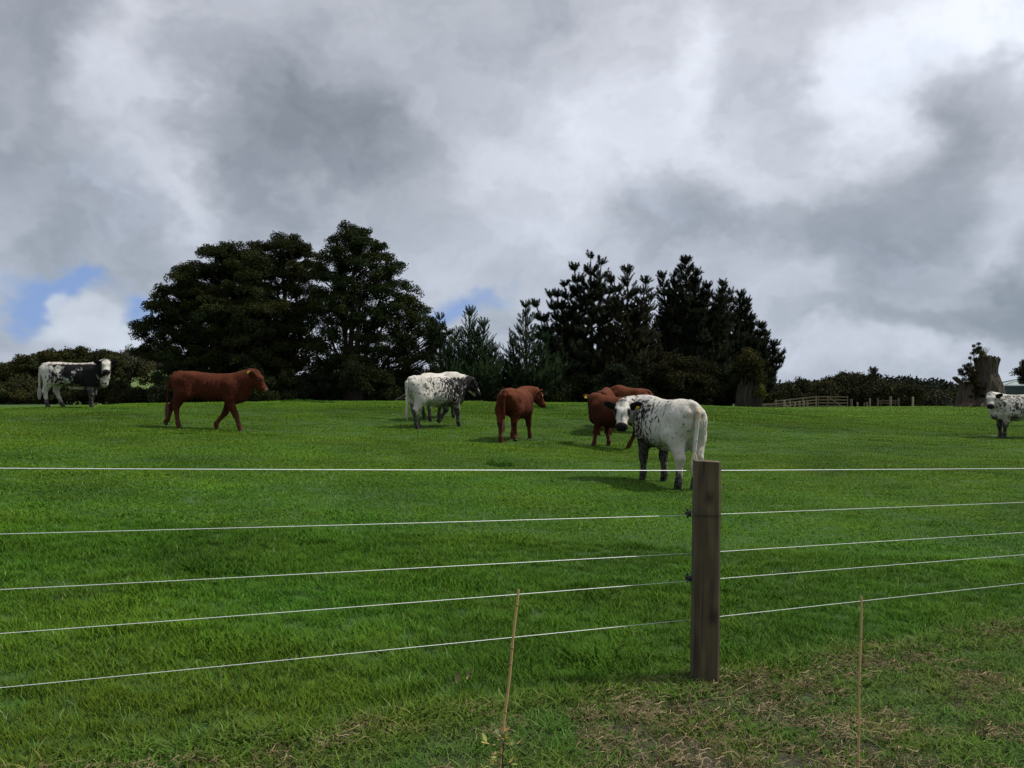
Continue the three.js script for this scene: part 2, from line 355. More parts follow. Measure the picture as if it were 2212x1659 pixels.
  part('trunk', wood.geo(), barkMat, root);
  tag(instanced('crown', geo, leafMat, list, root), null, null, null, 'stuff');
  return root;
}

// conifer: leaders are [x of tip, y of tip, y where its branches start, reach in view units, lean z]; branches sweep up, shoots stand along them
function conifer(o) {
  const { name, label, D, base, leaders, seed, col, group, geo = SHOOT, up = 0.75, curl = 0.55, droop = 0, whorl = 0.42, per = 5, shootEvery = 0.2, shootScale = 1, trunkR = 0.22, barkMat = BARK.pine, fill = 0, fat = 1, twigs = 0.5, deep = 0, steep = 0 } = o;
  const r = rng(seed), k = D / FOC, b0 = at(base[0], base[1], D), gy = groundH(b0[0], b0[2]);
  const root = thing(name, label, 'tree', [b0[0], gy, b0[2]], group);
  const wood = new GB(), list = [], Y = V(0, 1, 0), tmp = V();
  const shoot = (p, dir, s, tone) => {
    const q = new THREE.Quaternion().setFromUnitVectors(Y, tmp.copy(dir).normalize()); q.multiply(new THREE.Quaternion().setFromAxisAngle(Y, r() * 6.28));
    const c = tone * (0.75 + 0.5 * r()), w = r();
    list.push({ p: [p.x, p.y, p.z], q, s: [s * fat, s, s * fat], c: [col[0] * c * (1 + 0.3 * w), col[1] * c, col[2] * c * (1 - 0.2 * w)] });
  };
  leaders.forEach(([tx, ty, by, reach, z = 0, cone = 0.8], li) => {
    const tip = at(tx, ty, D), low = at(tx, by, D), T = V(tip[0] - b0[0], tip[1] - gy, z), lowY = low[1] - gy, main = li === 0;
    const foot = main ? V(0, -0.2, 0) : V(T.x * 0.2, Math.max(0.2, lowY - Math.abs(T.x) * 0.35), z * 0.3), c1 = V(mix(foot.x, T.x, 0.75), mix(foot.y, T.y, 0.4), mix(foot.z, z, 0.7));
    const pts = bez(foot, c1, T, 14), H = T.y - foot.y;
    wood.tube(pts, lerpR(main ? trunkR : trunkR * 0.5, 0.02, 14), 7, 0.15, seed + li);
    const Rm = reach * k, curve = new THREE.QuadraticBezierCurve3(foot, c1, T);
    const n = Math.max(3, Math.round((T.y - Math.max(lowY, foot.y)) / whorl));
    for (let i = 0; i <= n; i++) {
      const f = i / n, L = Rm * Math.pow(1 - f, cone) * mix(0.85, 1, r()) + 0.14;
      const yy = mix(Math.max(lowY, foot.y + 0.1), T.y - 0.1, f) - L * (up + curl * 0.9 - droop) * 0.85 * Math.min(1, f * 2.5), t = clamp((yy - foot.y) / H, 0.02, 1), p = curve.getPoint(t);
      for (let b = 0; b < per; b++) {
        const az = (b + (i % 2) * 0.5 + 0.35 * r()) / per * 6.283, len = L * (0.55 + 0.7 * r());
        if (f > 0.85 && r() < 0.35) continue;
        const tight = f > 0.85 ? 0.65 : 1, dx = Math.cos(az) * tight, dz = Math.sin(az) * tight, rise = mix(up, up * 0.7 + steep, f) * (0.8 + 0.4 * r());
        const q0 = p.clone(), q1 = V(p.x + dx * len * 0.6, p.y + len * rise * 0.45, p.z + dz * len * 0.6), q2 = V(p.x + dx * len, p.y + len * (rise + curl * (0.6 + 0.6 * r()) * mix(1, 0.5, f) - droop), p.z + dz * len);
        const bp = bez(q0, q1, q2, 6); wood.tube(bp, lerpR(0.016 + 0.014 * len, 0.006, 6), 4);
        const bc = new THREE.QuadraticBezierCurve3(q0, q1, q2), m = Math.max(2, Math.round(len / shootEvery)), tone = 0.7 + 0.6 * r();
        for (let s = 0; s <= m; s++) {
          const u = mix(0.22, 1, s / m), P = bc.getPoint(u), dir = bc.getTangent(u);
          shoot(P, dir.clone().add(V((r() - 0.5) * 1.2, 0.1 + 0.45 * r() - droop * 0.8, (r() - 0.5) * 1.2)), shootScale * (0.7 + 0.5 * r()), tone);
          if (r() < twigs) { // side twig
            const side = (r() < 0.5 ? 1 : -1) * (0.4 + 0.6 * r()), tl = len * 0.28 * (1.1 - u) + 0.18, e = V(P.x - dz * side * tl + dx * tl * 0.5, P.y + tl * (0.25 + 0.4 * r() - droop), P.z + dx * side * tl + dz * tl * 0.5), d = e.clone().sub(P);
            wood.tube([P, e], [0.009, 0.004], 3);
            const mm = Math.max(1, Math.round(tl / shootEvery));
            for (let w = 1; w <= mm; w++) shoot(P.clone().lerp(e, w / mm), d.clone().add(V(0, 0.25 - droop * 0.6, 0)), shootScale * (0.65 + 0.4 * r()), tone);
          }
        }
      }
    }
    for (let s = 0; s < 5; s++) { const p = curve.getPoint(0.88 + 0.12 * s / 4); shoot(p, V((r() - 0.5) * (0.9 - s * 0.2), 1, (r() - 0.5) * (0.9 - s * 0.2)), shootScale * mix(0.7, 0.42, s / 4), 1); }
    for (let s = 0; s < fill * Rm * (T.y - lowY); s++) { const f = r(), y = mix(lowY, T.y, f), a = r() * 6.28, q = Rm * Math.pow(1 - f, cone) * 0.8 * Math.sqrt(r()), t = clamp((y - foot.y) / H), p = curve.getPoint(t); shoot(V(p.x + Math.cos(a) * q, y, p.z + Math.sin(a) * q), V(Math.cos(a) * 0.6, 0.7, Math.sin(a) * 0.6), shootScale, 0.9); }
  });
  part('trunk', wood.geo(), barkMat, root);
  tag(instanced('crown', geo, leafMat, list, root), null, null, null, 'stuff');
  return root;
}

const TOT = [0.025, 0.034, 0.012];
// the three broad totara trees
padTree({ name: 'totara_tree', label: 'broad dome-shaped dark native tree behind the walking red cow', D: 52, seed: 11, col: TOT, pads: 400, base: [520, 868], depth: 0.85, sep: 0.66, padR: [0.32, 0.85], density: 44, flat: 0.27, limbEvery: 2,
  lobes: [[335, 715, 26], [330, 760, 24], [300, 757, 12], [372, 665, 40], [425, 615, 44], [480, 575, 36], [500, 560, 26], [455, 670, 70], [535, 600, 52], [525, 690, 80], [400, 760, 62], [470, 790, 62], [560, 785, 66], [590, 700, 50], [388, 825, 42]],
  stems: [[515, 420, 640, 0.24], [520, 500, 580, 0.3], [528, 350, 740, 0.2, 1], [524, 560, 620, 0.24, -1.2], [518, 450, 700, 0.2, 1.6]] });
padTree({ name: 'totara_tree', label: 'round-topped dark native tree between the broad dome and the tallest native tree', D: 54, seed: 23, col: TOT, pads: 150, base: [625, 868], depth: 0.75, sep: 0.72, padR: [0.32, 0.78], density: 42, flat: 0.27,
  lobes: [[610, 543, 36], [640, 558, 38], [580, 560, 34], [560, 545, 22], [665, 580, 28], [600, 605, 42], [655, 660, 44], [630, 720, 50], [600, 790, 60], [665, 790, 55]],
  stems: [[618, 612, 550, 0.3], [626, 655, 590, 0.22, 0.8], [630, 585, 590, 0.2, -0.8], [628, 650, 690, 0.18, 1]] });
padTree({ name: 'totara_tree', label: 'tallest dark native tree, its many slim stems showing through the foliage', D: 51, seed: 37, col: [0.024, 0.036, 0.013], pads: 215, base: [768, 868], depth: 0.75, flat: 0.26, sep: 0.74, padR: [0.32, 0.74], density: 42,
  lobes: [[772, 515, 28], [745, 540, 36], [800, 545, 36], [835, 590, 34], [715, 590, 36], [765, 600, 52], [845, 640, 44], [710, 660, 46], [780, 670, 60], [870, 690, 44], [905, 700, 26], [935, 708, 18], [945, 735, 20], [725, 740, 50], [830, 745, 55], [890, 750, 40], [930, 760, 22], [760, 800, 44], [865, 800, 34]],
  stems: [[745, 745, 530, 0.17], [752, 772, 505, 0.2], [760, 800, 540, 0.16, 0.7], [768, 835, 600, 0.16, -0.6], [776, 860, 650, 0.15, 0.5], [784, 900, 700, 0.14], [758, 715, 600, 0.15, -0.9], [770, 790, 620, 0.14, 1.2], [750, 705, 680, 0.13, 0.9]] });

// undergrowth at their feet
const shrubCol = [0.017, 0.025, 0.011];
const shrubs = [
  [372, 852, 22, 'dark low bush under the dome tree, behind the rump of the walking red cow'], [410, 850, 34, 'dark low bush under the dome tree, above the back of the walking red cow'], [480, 850, 34, 'dark low bush under the dome tree, above the shoulders of the walking red cow'],
  [560, 845, 36, 'dark low bush beside the face of the walking red cow'], [630, 845, 38, 'dark low bush under the round-topped native tree'], [700, 845, 34, 'dark low bush between the round-topped and the tallest native tree'],
  [775, 815, 28, 'rounded green bush half way up the stems of the tallest native tree'], [830, 848, 30, 'dark low bush close to the stems of the tallest native tree'], [885, 840, 34, 'dark low bush behind the rump of the speckled white bull'],
  [940, 838, 32, 'brownish low bush behind the back of the speckled white bull'], [985, 845, 26, 'dark low bush behind the shoulders of the speckled white bull'],
  [1060, 850, 30, 'dark low bush between the speckled white bull and the red cow seen from behind'], [1130, 852, 28, 'dark low bush just above the red cow seen from behind'], [1190, 845, 30, 'dark low bush between the young pine and the tall open pine'],
  [1250, 845, 32, 'dark low bush at the foot of the tall open pine'],
];
shrubs.forEach(([x, y, s, label], i) => padTree({ name: 'understory_bush', label, cat: 'bush', D: 48 + (i % 3) * 1.5, seed: 100 + i, col: i === 9 ? [0.028, 0.028, 0.012] : shrubCol, pads: 20, base: [x, 875], density: 60, padR: [0.4, 0.7], flat: 0.7, depth: 0.6,
  lobes: [[x, y, s], [x - s * 0.6, y + 14, s * 0.7], [x + s * 0.6, y + 12, s * 0.7]], stems: [[x, x, y, 0.07], [x - 4, x - s * 0.5, y + 8, 0.05], [x + 4, x + s * 0.5, y + 6, 0.05]] }));

// conifers
const PINE = [0.022, 0.033, 0.018];
conifer({ name: 'young_cypress', label: 'young feathery green conifer with two upright tips above the speckled white bull', D: 47, seed: 51, base: [1020, 868], col: [0.03, 0.06, 0.027], geo: FROND, up: 0.55, curl: 0.5, whorl: 0.26, per: 6, shootEvery: 0.17, shootScale: 0.85, trunkR: 0.14, fill: 10,
  leaders: [[1014, 672, 866, 78, 0, 0.9], [1046, 698, 862, 50, 0.4, 0.9], [985, 722, 862, 50, -0.5, 0.9], [1032, 716, 860, 46, 0.3, 0.9], [1072, 752, 864, 34, 0.2, 0.9], [965, 760, 864, 34, 0.2, 0.9]] });
conifer({ name: 'young_pine', label: 'slim young pine with bare candle tips beside the tallest native tree', D: 50, seed: 57, base: [958, 868], col: [0.026, 0.046, 0.024], up: 0.45, curl: 0.5, whorl: 0.4, per: 5, shootEvery: 0.2, shootScale: 0.8, trunkR: 0.12, leaders: [[950, 682, 860, 46], [972, 716, 850, 34, 0.6]] });
conifer({ name: 'young_pine', label: 'young pointed pine between the feathery conifer and the tall open pine', D: 48, seed: 61, base: [1140, 870], col: [0.026, 0.052, 0.024], up: 0.45, curl: 0.55, whorl: 0.32, per: 6, shootEvery: 0.19, shootScale: 0.85, trunkR: 0.15, fill: 9,
  leaders: [[1135, 655, 862, 78, 0, 0.85], [1108, 740, 855, 34, 0.5, 0.9], [1176, 728, 855, 36, 0.6, 0.9], [1206, 770, 862, 34, -0.3], [1095, 790, 864, 26, 0.2]] });
conifer({ name: 'tall_pine', label: 'tall open pine with upturned branches and gaps of sky', D: 53, seed: 67, base: [1283, 872], col: PINE, up: 0.3, curl: 0.5, whorl: 0.6, per: 5, shootEvery: 0.15, shootScale: 0.95, fat: 1.4, trunkR: 0.18, twigs: 0.6,
  leaders: [[1276, 550, 850, 120, 0, 0.8], [1238, 578, 660, 16, 0.3], [1298, 566, 640, 14, 0.3], [1218, 610, 700, 18, -0.4], [1186, 636, 740, 22, 0.4], [1202, 632, 730, 18, -0.5], [1157, 656, 790, 24, 0.2], [1174, 690, 810, 32, 0.6], [1165, 725, 830, 34, -0.4], [1215, 660, 830, 44, -0.8], [1240, 740, 860, 60, 0.6], [1300, 760, 865, 60, 1.4], [1322, 602, 700, 18, -0.4], [1190, 730, 820, 34, 0.8], [1250, 690, 840, 44, 1.2], [1305, 680, 840, 40, 1.0]] });
conifer({ name: 'macrocarpa_tree', label: 'dark conifer with long arching sprays between the open pine and the dense pine', D: 51, seed: 71, base: [1362, 874], col: [0.025, 0.031, 0.016], geo: FROND, up: 0.75, curl: 0.2, droop: 0.12, whorl: 0.5, per: 5, shootEvery: 0.13, shootScale: 0.8, fat: 1.5, trunkR: 0.18, fill: 14, twigs: 0.6,
  leaders: [[1355, 582, 850, 92, 0, 0.9], [1324, 600, 700, 14, 0.3], [1394, 606, 700, 14, 0.2], [1410, 638, 740, 18, -0.5], [1330, 660, 800, 40, 0.8], [1385, 670, 810, 44, 1.0], [1412, 700, 820, 36, 0.2], [1350, 720, 860, 76, 1.3], [1400, 740, 865, 60, 0.8], [1318, 740, 865, 56, 0.6]] });
conifer({ name: 'dense_pine', label: 'tall dense dark pine behind the white cow at the fence post', D: 55, seed: 79, base: [1490, 876], col: [0.018, 0.027, 0.015], up: 0.22, curl: 0.42, whorl: 0.42, per: 7, shootEvery: 0.19, shootScale: 0.95, trunkR: 0.3, fill: 20, fat: 1.1,
  leaders: [[1481, 561, 850, 112, 0, 0.8], [1428, 596, 780, 28, 0.3], [1442, 640, 830, 52, 1.0], [1420, 690, 860, 50, 0.8], [1530, 730, 866, 80, 1.6], [1475, 760, 868, 70, 2.2], [1458, 588, 700, 20, -0.5], [1502, 590, 720, 26, 0.4], [1522, 620, 800, 44, 0.8], [1560, 612, 780, 30, 0.2], [1545, 650, 840, 62, 1.4], [1500, 680, 860, 80, 2.0], [1450, 720, 860, 54, 1.8], [1582, 628, 800, 32, -0.4]] });
conifer({ name: 'dense_pine', label: 'lower dense pine with lobed branches leaning out on the side of the farm gate', D: 57, seed: 83, base: [1600, 877], col: [0.018, 0.027, 0.015], up: 0.22, curl: 0.42, whorl: 0.42, per: 7, shootEvery: 0.19, shootScale: 1.0, trunkR: 0.26, fill: 18, fat: 1.1,
  leaders: [[1600, 634, 850, 62, 0, 0.7], [1612, 650, 790, 30, 0.2], [1616, 690, 830, 40, 0.2], [1642, 704, 830, 30, 0.3], [1658, 718, 835, 26, -0.3], [1672, 742, 840, 22, 0.3], [1686, 762, 830, 13, 0.2], [1640, 750, 866, 44, 0.8], [1572, 690, 850, 56, 1.2], [1622, 740, 860, 46, 1.0], [1645, 800, 868, 30, 0.4], [1668, 820, 868, 18, 0.3]] });
const lowC = [0.022, 0.024, 0.011];
[[1340, 830, 44, 'dark low cypress bush behind the three red cows'], [1430, 820, 46, 'brownish low cypress bush spreading under the dense pine, above the head of the white cow'], [1490, 825, 46, 'brownish layered cypress bush under the dense pine, above the back of the white cow'], [1550, 845, 34, 'dark low bush under the dense pine, above the rump of the white cow']]
  .forEach(([x, y, s, label], i) => padTree({ name: 'low_cypress', label, cat: 'bush', D: 49 + i * 0.8, seed: 130 + i, col: i === 1 || i === 2 ? lowC : [0.016, 0.023, 0.012], pads: 26, base: [x, 876], density: 46, padR: [0.5, 0.9], flat: 0.28, depth: 0.5,
    lobes: [[x, y, s], [x - s * 0.7, y + 20, s * 0.6], [x + s * 0.7, y + 18, s * 0.6], [x, y + 30, s * 0.8]], stems: [[x, x, y, 0.09], [x - 4, x - s * 0.5, y + 10, 0.06], [x + 4, x + s * 0.5, y + 8, 0.06]] }));
padTree({ name: 'ivy_bush', label: 'oval olive bush growing out of the grey dead stump', cat: 'bush', D: 50, seed: 141, col: [0.04, 0.042, 0.014], pads: 26, base: [1612, 878], density: 80, padR: [0.3, 0.5], flat: 0.8, depth: 0.5, lobes: [[1621, 790, 20], [1622, 810, 20], [1620, 775, 12]], stems: [[1614, 1620, 785, 0.06]] });
padTree({ name: 'ivy_bush', label: 'small yellow-green leafy clump on the side of the grey dead stump', cat: 'bush', D: 49.5, seed: 142, col: [0.075, 0.085, 0.02], pads: 7, base: [1636, 878], density: 80, padR: [0.2, 0.3], flat: 0.9, depth: 0.2, lobes: [[1638, 842, 8], [1640, 850, 7]], stems: [[1636, 1639, 842, 0.04]] });

// wind-bent trees and bushes beyond the black-sided cow
const HEDGE = [0.04, 0.046, 0.02];
[[[[20, 800, 26], [45, 795, 22], [8, 815, 26], [30, 840, 36]], 28, 'olive bushy tree at the edge of the paddock beyond the tail of the black-sided cow', HEDGE, 62],
  [[[92, 790, 20], [62, 774, 6], [74, 780, 8], [84, 766, 7], [112, 772, 18], [130, 764, 12], [112, 800, 28], [95, 832, 38]], 100, 'wind-bent dark tree rising over the rump of the black-sided cow', [0.032, 0.038, 0.016], 58],
  [[[100, 757, 6], [116, 758, 7], [140, 752, 7], [152, 762, 9], [166, 758, 14], [192, 764, 18], [226, 758, 16], [244, 764, 12], [195, 792, 30], [215, 828, 36], [160, 826, 36]], 190, 'flat-topped dark tree rising over the head of the black-sided cow', [0.03, 0.037, 0.015], 60],
  [[[284, 782, 20], [298, 790, 15], [266, 788, 20], [278, 797, 12]], 276, 'rounded grey-olive tree beside the small green field', [0.055, 0.058, 0.036], 66],
].map(([l, ...q], n) => [l.map(([x, y, s]) => [x, y + (n === 3 ? 5 : y < 805 ? 17 : 4), s]), ...q]).forEach(([lobes, x, label, col, D], i) => padTree({ name: 'hedge_tree', label, D, seed: 160 + i, col, pads: 90, base: [x, 876], density: 46, padR: [0.5, 0.9], flat: i === 3 ? 0.7 : 0.36, depth: 0.7, sprayScale: 1.15, lobes, stems: [[x, x, lobes[0][1], 0.16], [x - 4, lobes[1][0], lobes[1][1], 0.12, 0.6], [x + 4, lobes[2][0], lobes[2][1], 0.12, -0.6], [x + 2, lobes[lobes.length - 1][0], lobes[lobes.length - 1][1], 0.1]] }));
[[40, 855, 28, 'low olive bush beyond the tail of the black-sided cow'], [150, 856, 30, 'low dark bush seen under the belly of the black-sided cow'], [240, 855, 26, 'low dark bush in front of the chest of the black-sided cow'], [300, 866, 16, 'low dark bush just below the small green field'], [352, 856, 9, 'small bush between the green field and the rump of the walking red cow']]
  .forEach(([x, y, s, label], i) => padTree({ name: 'low_bush', label, cat: 'bush', D: 50 + i, seed: 180 + i, col: i === 0 ? HEDGE : [0.027, 0.034, 0.015], pads: 26, base: [x, 880], density: 56, padR: [0.45, 0.7], flat: 0.6, depth: 0.6, lobes: [[x, y, s], [x - s * 0.9, y + 10, s * 0.8], [x + s * 0.9, y + 8, s * 0.8]], stems: [[x, x, y, 0.06], [x - 3, x - s * 0.5, y + 8, 0.05], [x + 3, x + s * 0.5, y + 6, 0.05]] }));

// distant bush beyond the gate
const FAR = [0.034, 0.038, 0.02];
const farTrees = [
  [1672, 842, 16, 'dim distant tree closest to the lower dense pine'], [1698, 832, 18, 'distant tree above the broken rails beside the gate fence'], [1728, 830, 19, 'distant dark tree over the bare fence posts'], [1756, 829, 18, 'distant tree over the near end of the railed fence'], [1780, 830, 17, 'distant tree over the middle of the railed fence'],
  [1803, 818, 20, 'distant tree over the far end of the railed fence'], [1829, 811, 23, 'tallest rounded distant tree above the farm gate'], [1850, 811, 22, 'rounded distant tree above the braced half of the farm gate'], [1872, 819, 19, 'distant tree at the foot of the small pointed conifer'], [1893, 826, 19, 'distant tree just past the pointed conifer'],
  [1914, 838, 18, 'distant tree with a yellowish top'], [1944, 836, 15, 'distant tree with a knob-like top past the yellowish tree'], [1962, 834, 18, 'distant rounded tree with a bare twig on top'], [1982, 843, 16, 'distant tree sloping down from the rounded one'],
  [1858, 864, 13, 'low distant bush filling the gap just past the thick gate post'],
  [2003, 850, 15, 'low bluish distant tree in the gap before the great stump'], [2026, 851, 14, 'low feathery distant tree in the gap before the great stump'], [2050, 850, 16, 'dark distant tree closest to the great stump'],
  [2150, 846, 20, 'distant tree hidden behind the great stump'], [2185, 850, 18, 'distant tree behind the green water tank'],
];
farTrees.map(([x, y, s, label]) => [x, y + s * 0.95 + 3, s * 0.9, label]).forEach(([x, y, s, label], i) => padTree({ name: 'distant_tree', label, D: 152 + (i % 4) * 5, seed: 200 + i, col: i === 10 ? [0.065, 0.06, 0.02] : i === 15 || i === 16 ? [0.05, 0.056, 0.045] : FAR.map((c) => c * (0.85 + 0.3 * ((i * 7) % 5) / 5)), pads: 60, base: [x, 880], density: 12, padR: [0.9, 1.6], flat: 0.7, depth: 0.7, geo: BIGSPRAY, sprayScale: 1.1,
  lobes: [[x, y, s], [x - s * 0.7, y + 12, s * 0.8], [x + s * 0.7, y + 11, s * 0.8], [x, y + 20, s * 1.1]], stems: [[x, x, y, 0.25], [x - 2, x - s * 0.5, y + 8, 0.15], [x + 2, x + s * 0.5, y + 6, 0.15]], limbEvery: 4 }));
conifer({ name: 'distant_conifer', label: 'small pointed conifer sticking out above the distant trees', D: 165, seed: 240, base: [1886, 880], col: [0.035, 0.042, 0.03], up: 0.5, curl: 0.3, whorl: 0.9, per: 6, shootEvery: 0.6, shootScale: 2.4, fat: 1.4, trunkR: 0.25, fill: 4, leaders: [[1886, 802, 850, 14, 0, 0.6]] });
padTree({ name: 'edge_tree', label: 'dark leafy tree reaching in over the roof of the green water tank', D: 78, seed: 251, col: [0.022, 0.026, 0.014], pads: 46, base: [2262, 884], density: 34, padR: [0.35, 0.6], flat: 0.5, depth: 0.5, sprayScale: 1.3, lobes: [[2212, 806, 12], [2225, 800, 20], [2250, 790, 34], [2280, 800, 34], [2214, 822, 9]], stems: [[2262, 2256, 790, 0.16], [2262, 2215, 812, 0.1], [2264, 2290, 800, 0.12]] });

// the small sunlit field beyond the hedge
{
  const g = new GB(), n = 24;
  for (let j = 0; j <= n; j++) for (let i = 0; i <= n; i++) { const x = -115 + 75 * i / n, z = -140 - 70 * j / n, e = Math.sin(Math.PI * i / n) ** 0.5 * Math.sin(Math.PI * j / n) ** 0.5; g.v(x, -5 + 9.5 * e + 0.3 * fbm(x * 0.05, z * 0.05, 1, 3), z, x, z); }
  for (let j = 0; j < n; j++) for (let i = 0; i < n; i++) { const o = j * (n + 1) + i; g.quad(o, o + 1, o + n + 2, o + n + 1); }
  const t = tex(128, 128, (u, v) => { const q = 205 + 90 * fbm(Math.cos(u * 6.283) * 5 + Math.cos(v * 6.283) * 4, Math.sin(u * 6.283) * 5, Math.sin(v * 6.283) * 4, 3); return [q, q, q * 0.95]; });
  top('hill', g.geo(), new THREE.MeshStandardMaterial({ color: new THREE.Color().setRGB(0.1, 0.155, 0.03), roughness: 1, map: rep(t, 0.08, 0.08) }), 'pale green hillside field seen between hedge tree and dome tree', 'hill', null, 'structure');
}
padTree({ name: 'hill_tree', label: 'faint grey tree standing behind the green hillside field', D: 205, seed: 260, col: [0.05, 0.054, 0.042], pads: 60, base: [335, 806], density: 8, padR: [1.2, 2.2], flat: 0.7, depth: 0.5, geo: BIGSPRAY, sprayScale: 1.6, lobes: [[335, 788, 24], [312, 795, 16], [360, 795, 24]], stems: [[335, 335, 795, 0.3], [336, 318, 800, 0.2], [337, 356, 798, 0.2]], limbEvery: 4 });
// a far wood closing the view all round
{
  const r = rng(300), list = [];
  for (let i = 0; i < 15000; i++) {
    const a = r() * 6.283, d = 300 + 60 * r(), x = Math.sin(a) * d, z = -Math.cos(a) * d, top_ = 5 + 4 * fbm(Math.sin(a) * 9, Math.cos(a) * 9, 2, 3);
    const c = 0.8 + 0.4 * r();
    list.push({ p: [x, -4 + top_ * Math.sqrt(r()), z], q: randQuat(r), s: 3 + 2.5 * r(), c: [0.024 * c, 0.028 * c, 0.018 * c] });
  }
  const g = new THREE.Group(); g.name = 'far_wood'; scene.add(g); tag(g, 'far-off line of dark woodland closing the horizon', 'woods', null, 'stuff');
  tag(instanced('foliage', BIGSPRAY, leafMat, list, g), null, null, null, 'stuff');
}
// ------------------------------------------------------------------ grass
const bladeMat = new THREE.MeshPhysicalMaterial({ color: 0xffffff, roughness: 0.8, side: THREE.DoubleSide, vertexColors: true, specularIntensity: 0.22 });
function tuft(seed, n, rad, h, wid, lean, pale = 0) {
  const r = rng(seed), g = new GB();
  for (let i = 0; i < n; i++) {
    const a = r() * 6.283, q = Math.sqrt(r()) * rad, x = Math.cos(a) * q, z = Math.sin(a) * q, H = h * (0.5 + 0.8 * r()), d = r() * 6.283, l = H * lean * (0.3 + 1.1 * r()), w = wid * (0.7 + 0.6 * r()) / 2;
    const dx = Math.cos(d), dz = Math.sin(d), tw = d + 1.57 + (r() - 0.5), px = Math.cos(tw) * w, pz = Math.sin(tw) * w, k = 0.85 + 0.3 * r(), dry = r() < pale ? 1 : 0;
    const c = dry ? [1.9, 1.25, 2.6] : [k * (0.9 + 0.3 * r()), k, k];
    const ids = [];
    for (let s = 0; s < 3; s++) { const t = s / 3, bx = x + dx * l * t * t, bz = z + dz * l * t * t, y = H * t - 0.01, f = 1 - 0.45 * t; ids.push(g.v(bx - px * f, y, bz - pz * f, 0, 0, c), g.v(bx + px * f, y, bz + pz * f, 0, 0, c)); }
    const tip = g.v(x + dx * l, H * (1 - 0.25 * lean * lean), z + dz * l, 0, 0, c);
    for (let s = 0; s < 2; s++) g.quad(ids[2 * s], ids[2 * s + 1], ids[2 * s + 3], ids[2 * s + 2]);
    g.tri(ids[4], ids[5], tip);
  }
  return g.geo();
}
{
  const r = rng(77), Y = V(0, 1, 0), lists = [[], [], [], []], vg = [[], []], thatch = [[], []], seeds = [];
  const kinds = [tuft(1, 40, 0.07, 0.052, 0.0036, 0.9, 0.02), tuft(2, 40, 0.07, 0.046, 0.0038, 1.25, 0.03), tuft(3, 44, 0.16, 0.042, 0.0058, 1.3, 0.03), tuft(4, 48, 0.3, 0.05, 0.009, 1.5, 0.02)];
  const spin = () => new THREE.Quaternion().setFromAxisAngle(Y, r() * 6.283);
  const cone = (d0, d1, dens, fn) => { // spots in view, and a margin to either side
    const area = (d1 * d1 - d0 * d0) * 0.5 * 2 * 0.78, n = Math.round(area * dens);
    for (let i = 0; i < n; i++) { const d = Math.sqrt(mix(d0 * d0, d1 * d1, r())), x = (r() * 2 - 1) * 0.78 * d + (r() - 0.5) * 1.5; fn(x, d); }
  };
  const green = (x, d) => {
    const l = lush(x, d), y = fbm(x * 0.8 + 20, d * 0.8, 4.4, 3), jit = d > 16 ? 0.14 : 0.3; let k = (1 - jit / 2 + jit * r()) * (1 + 0.5 * l + 0.35 * fbm(x * 1.1, d * 1.1, 7.3, 2));
    const dull = sstep(6, 3, d) * 0.25;
    k *= mix(0.82, 1, sstep(4, 16, d)); return [0.058 * k * (1 + 0.5 * y + 0.25 * sstep(8, 20, d) + dull), 0.155 * k * (1 + 0.15 * y - dull * 0.6), 0.008 * k];
  };
  const pasture = (which, sc) => (x, d) => {
    const v = verge(x, d); if (v > -0.04 + 0.1 * r()) return;
    const l = lush(x + 5, d + 2), clump = sstep(0.1, 0.45, fbm(x * 1.4, d * 1.4, 6.6, 2));
    const s = sc * (0.7 + 0.5 * r()) * (1 + 0.35 * l + 0.55 * clump);
    lists[which + (which < 2 && r() < 0.5 ? 1 : 0)].push({ p: [x, groundH(x, -d) - 0.004, -d], q: spin(), s: [s, s * (0.8 + 0.4 * r()), s], c: green(x, d) });
  };
  cone(2.6, 8.5, 420, pasture(0, 1));
  cone(8.5, 20, 240, pasture(2, 0.75));
  cone(19, 30, 80, pasture(3, 0.7)); cone(28, 42, 60, pasture(3, 0.9));
  for (let i = 0; i < 9000; i++) { const d = mix(40, 95, r()), x = d * mix(0.18, 0.75, r()); lists[3].push({ p: [x, groundH(x, -d), -d], q: spin(), s: 1.5 + r(), c: green(x, d) }); }
  // taller stray blades and pale stems
  cone(2.8, 20, 44, (x, d) => { if (verge(x, d) > -0.1) return; const pale = r() < 0.55; seeds.push({ p: [x, groundH(x, -d), -d], q: spin(), s: [1, 0.6 + 0.8 * r(), 1], c: pale ? [0.26, 0.32, 0.13] : [0.1, 0.24, 0.03] }); });
  // the mown verge: thin short grass, dead thatch where it is bare
  cone(2.3, 9, 620, (x, d) => {
    const v = verge(x, d); if (v < -0.1) return;
    const b = bare(x, d) + 0.12 * (r() - 0.5), edge = sstep(0.25, -0.05, v);
    if (b < 0.14 || r() < 0.42 + 0.5 * edge) { const k = 0.75 + 0.5 * r(), y = fbm(x * 2, d * 2, 3, 2), s = (0.55 + 0.5 * r()) * (1 + 0.4 * edge); vg[r() < 0.5 ? 0 : 1].push({ p: [x, groundH(x, -d) - 0.006, -d], q: spin(), s: [s * 1.1, s * 0.85, s * 1.1], c: [0.062 * k * (1 + 0.5 * y), 0.122 * k, 0.014 * k] }); }
    if (b > -0.03 && r() < 0.35) { const k = 0.6 + 0.8 * r(), g = r(); thatch[r() < 0.8 ? 0 : 1].push({ p: [x, groundH(x, -d) + 0.002, -d], q: spin(), s: 0.7 + 0.7 * r(), c: [mix(0.24, 0.14, g) * k, mix(0.19, 0.105, g) * k, mix(0.105, 0.056, g) * k] }); }
  });
  const past = new THREE.Group(); past.name = 'pasture_grass'; scene.add(past); tag(past, 'short lush green pasture grass covering the paddock beyond the wire fence', 'grass', null, 'stuff');
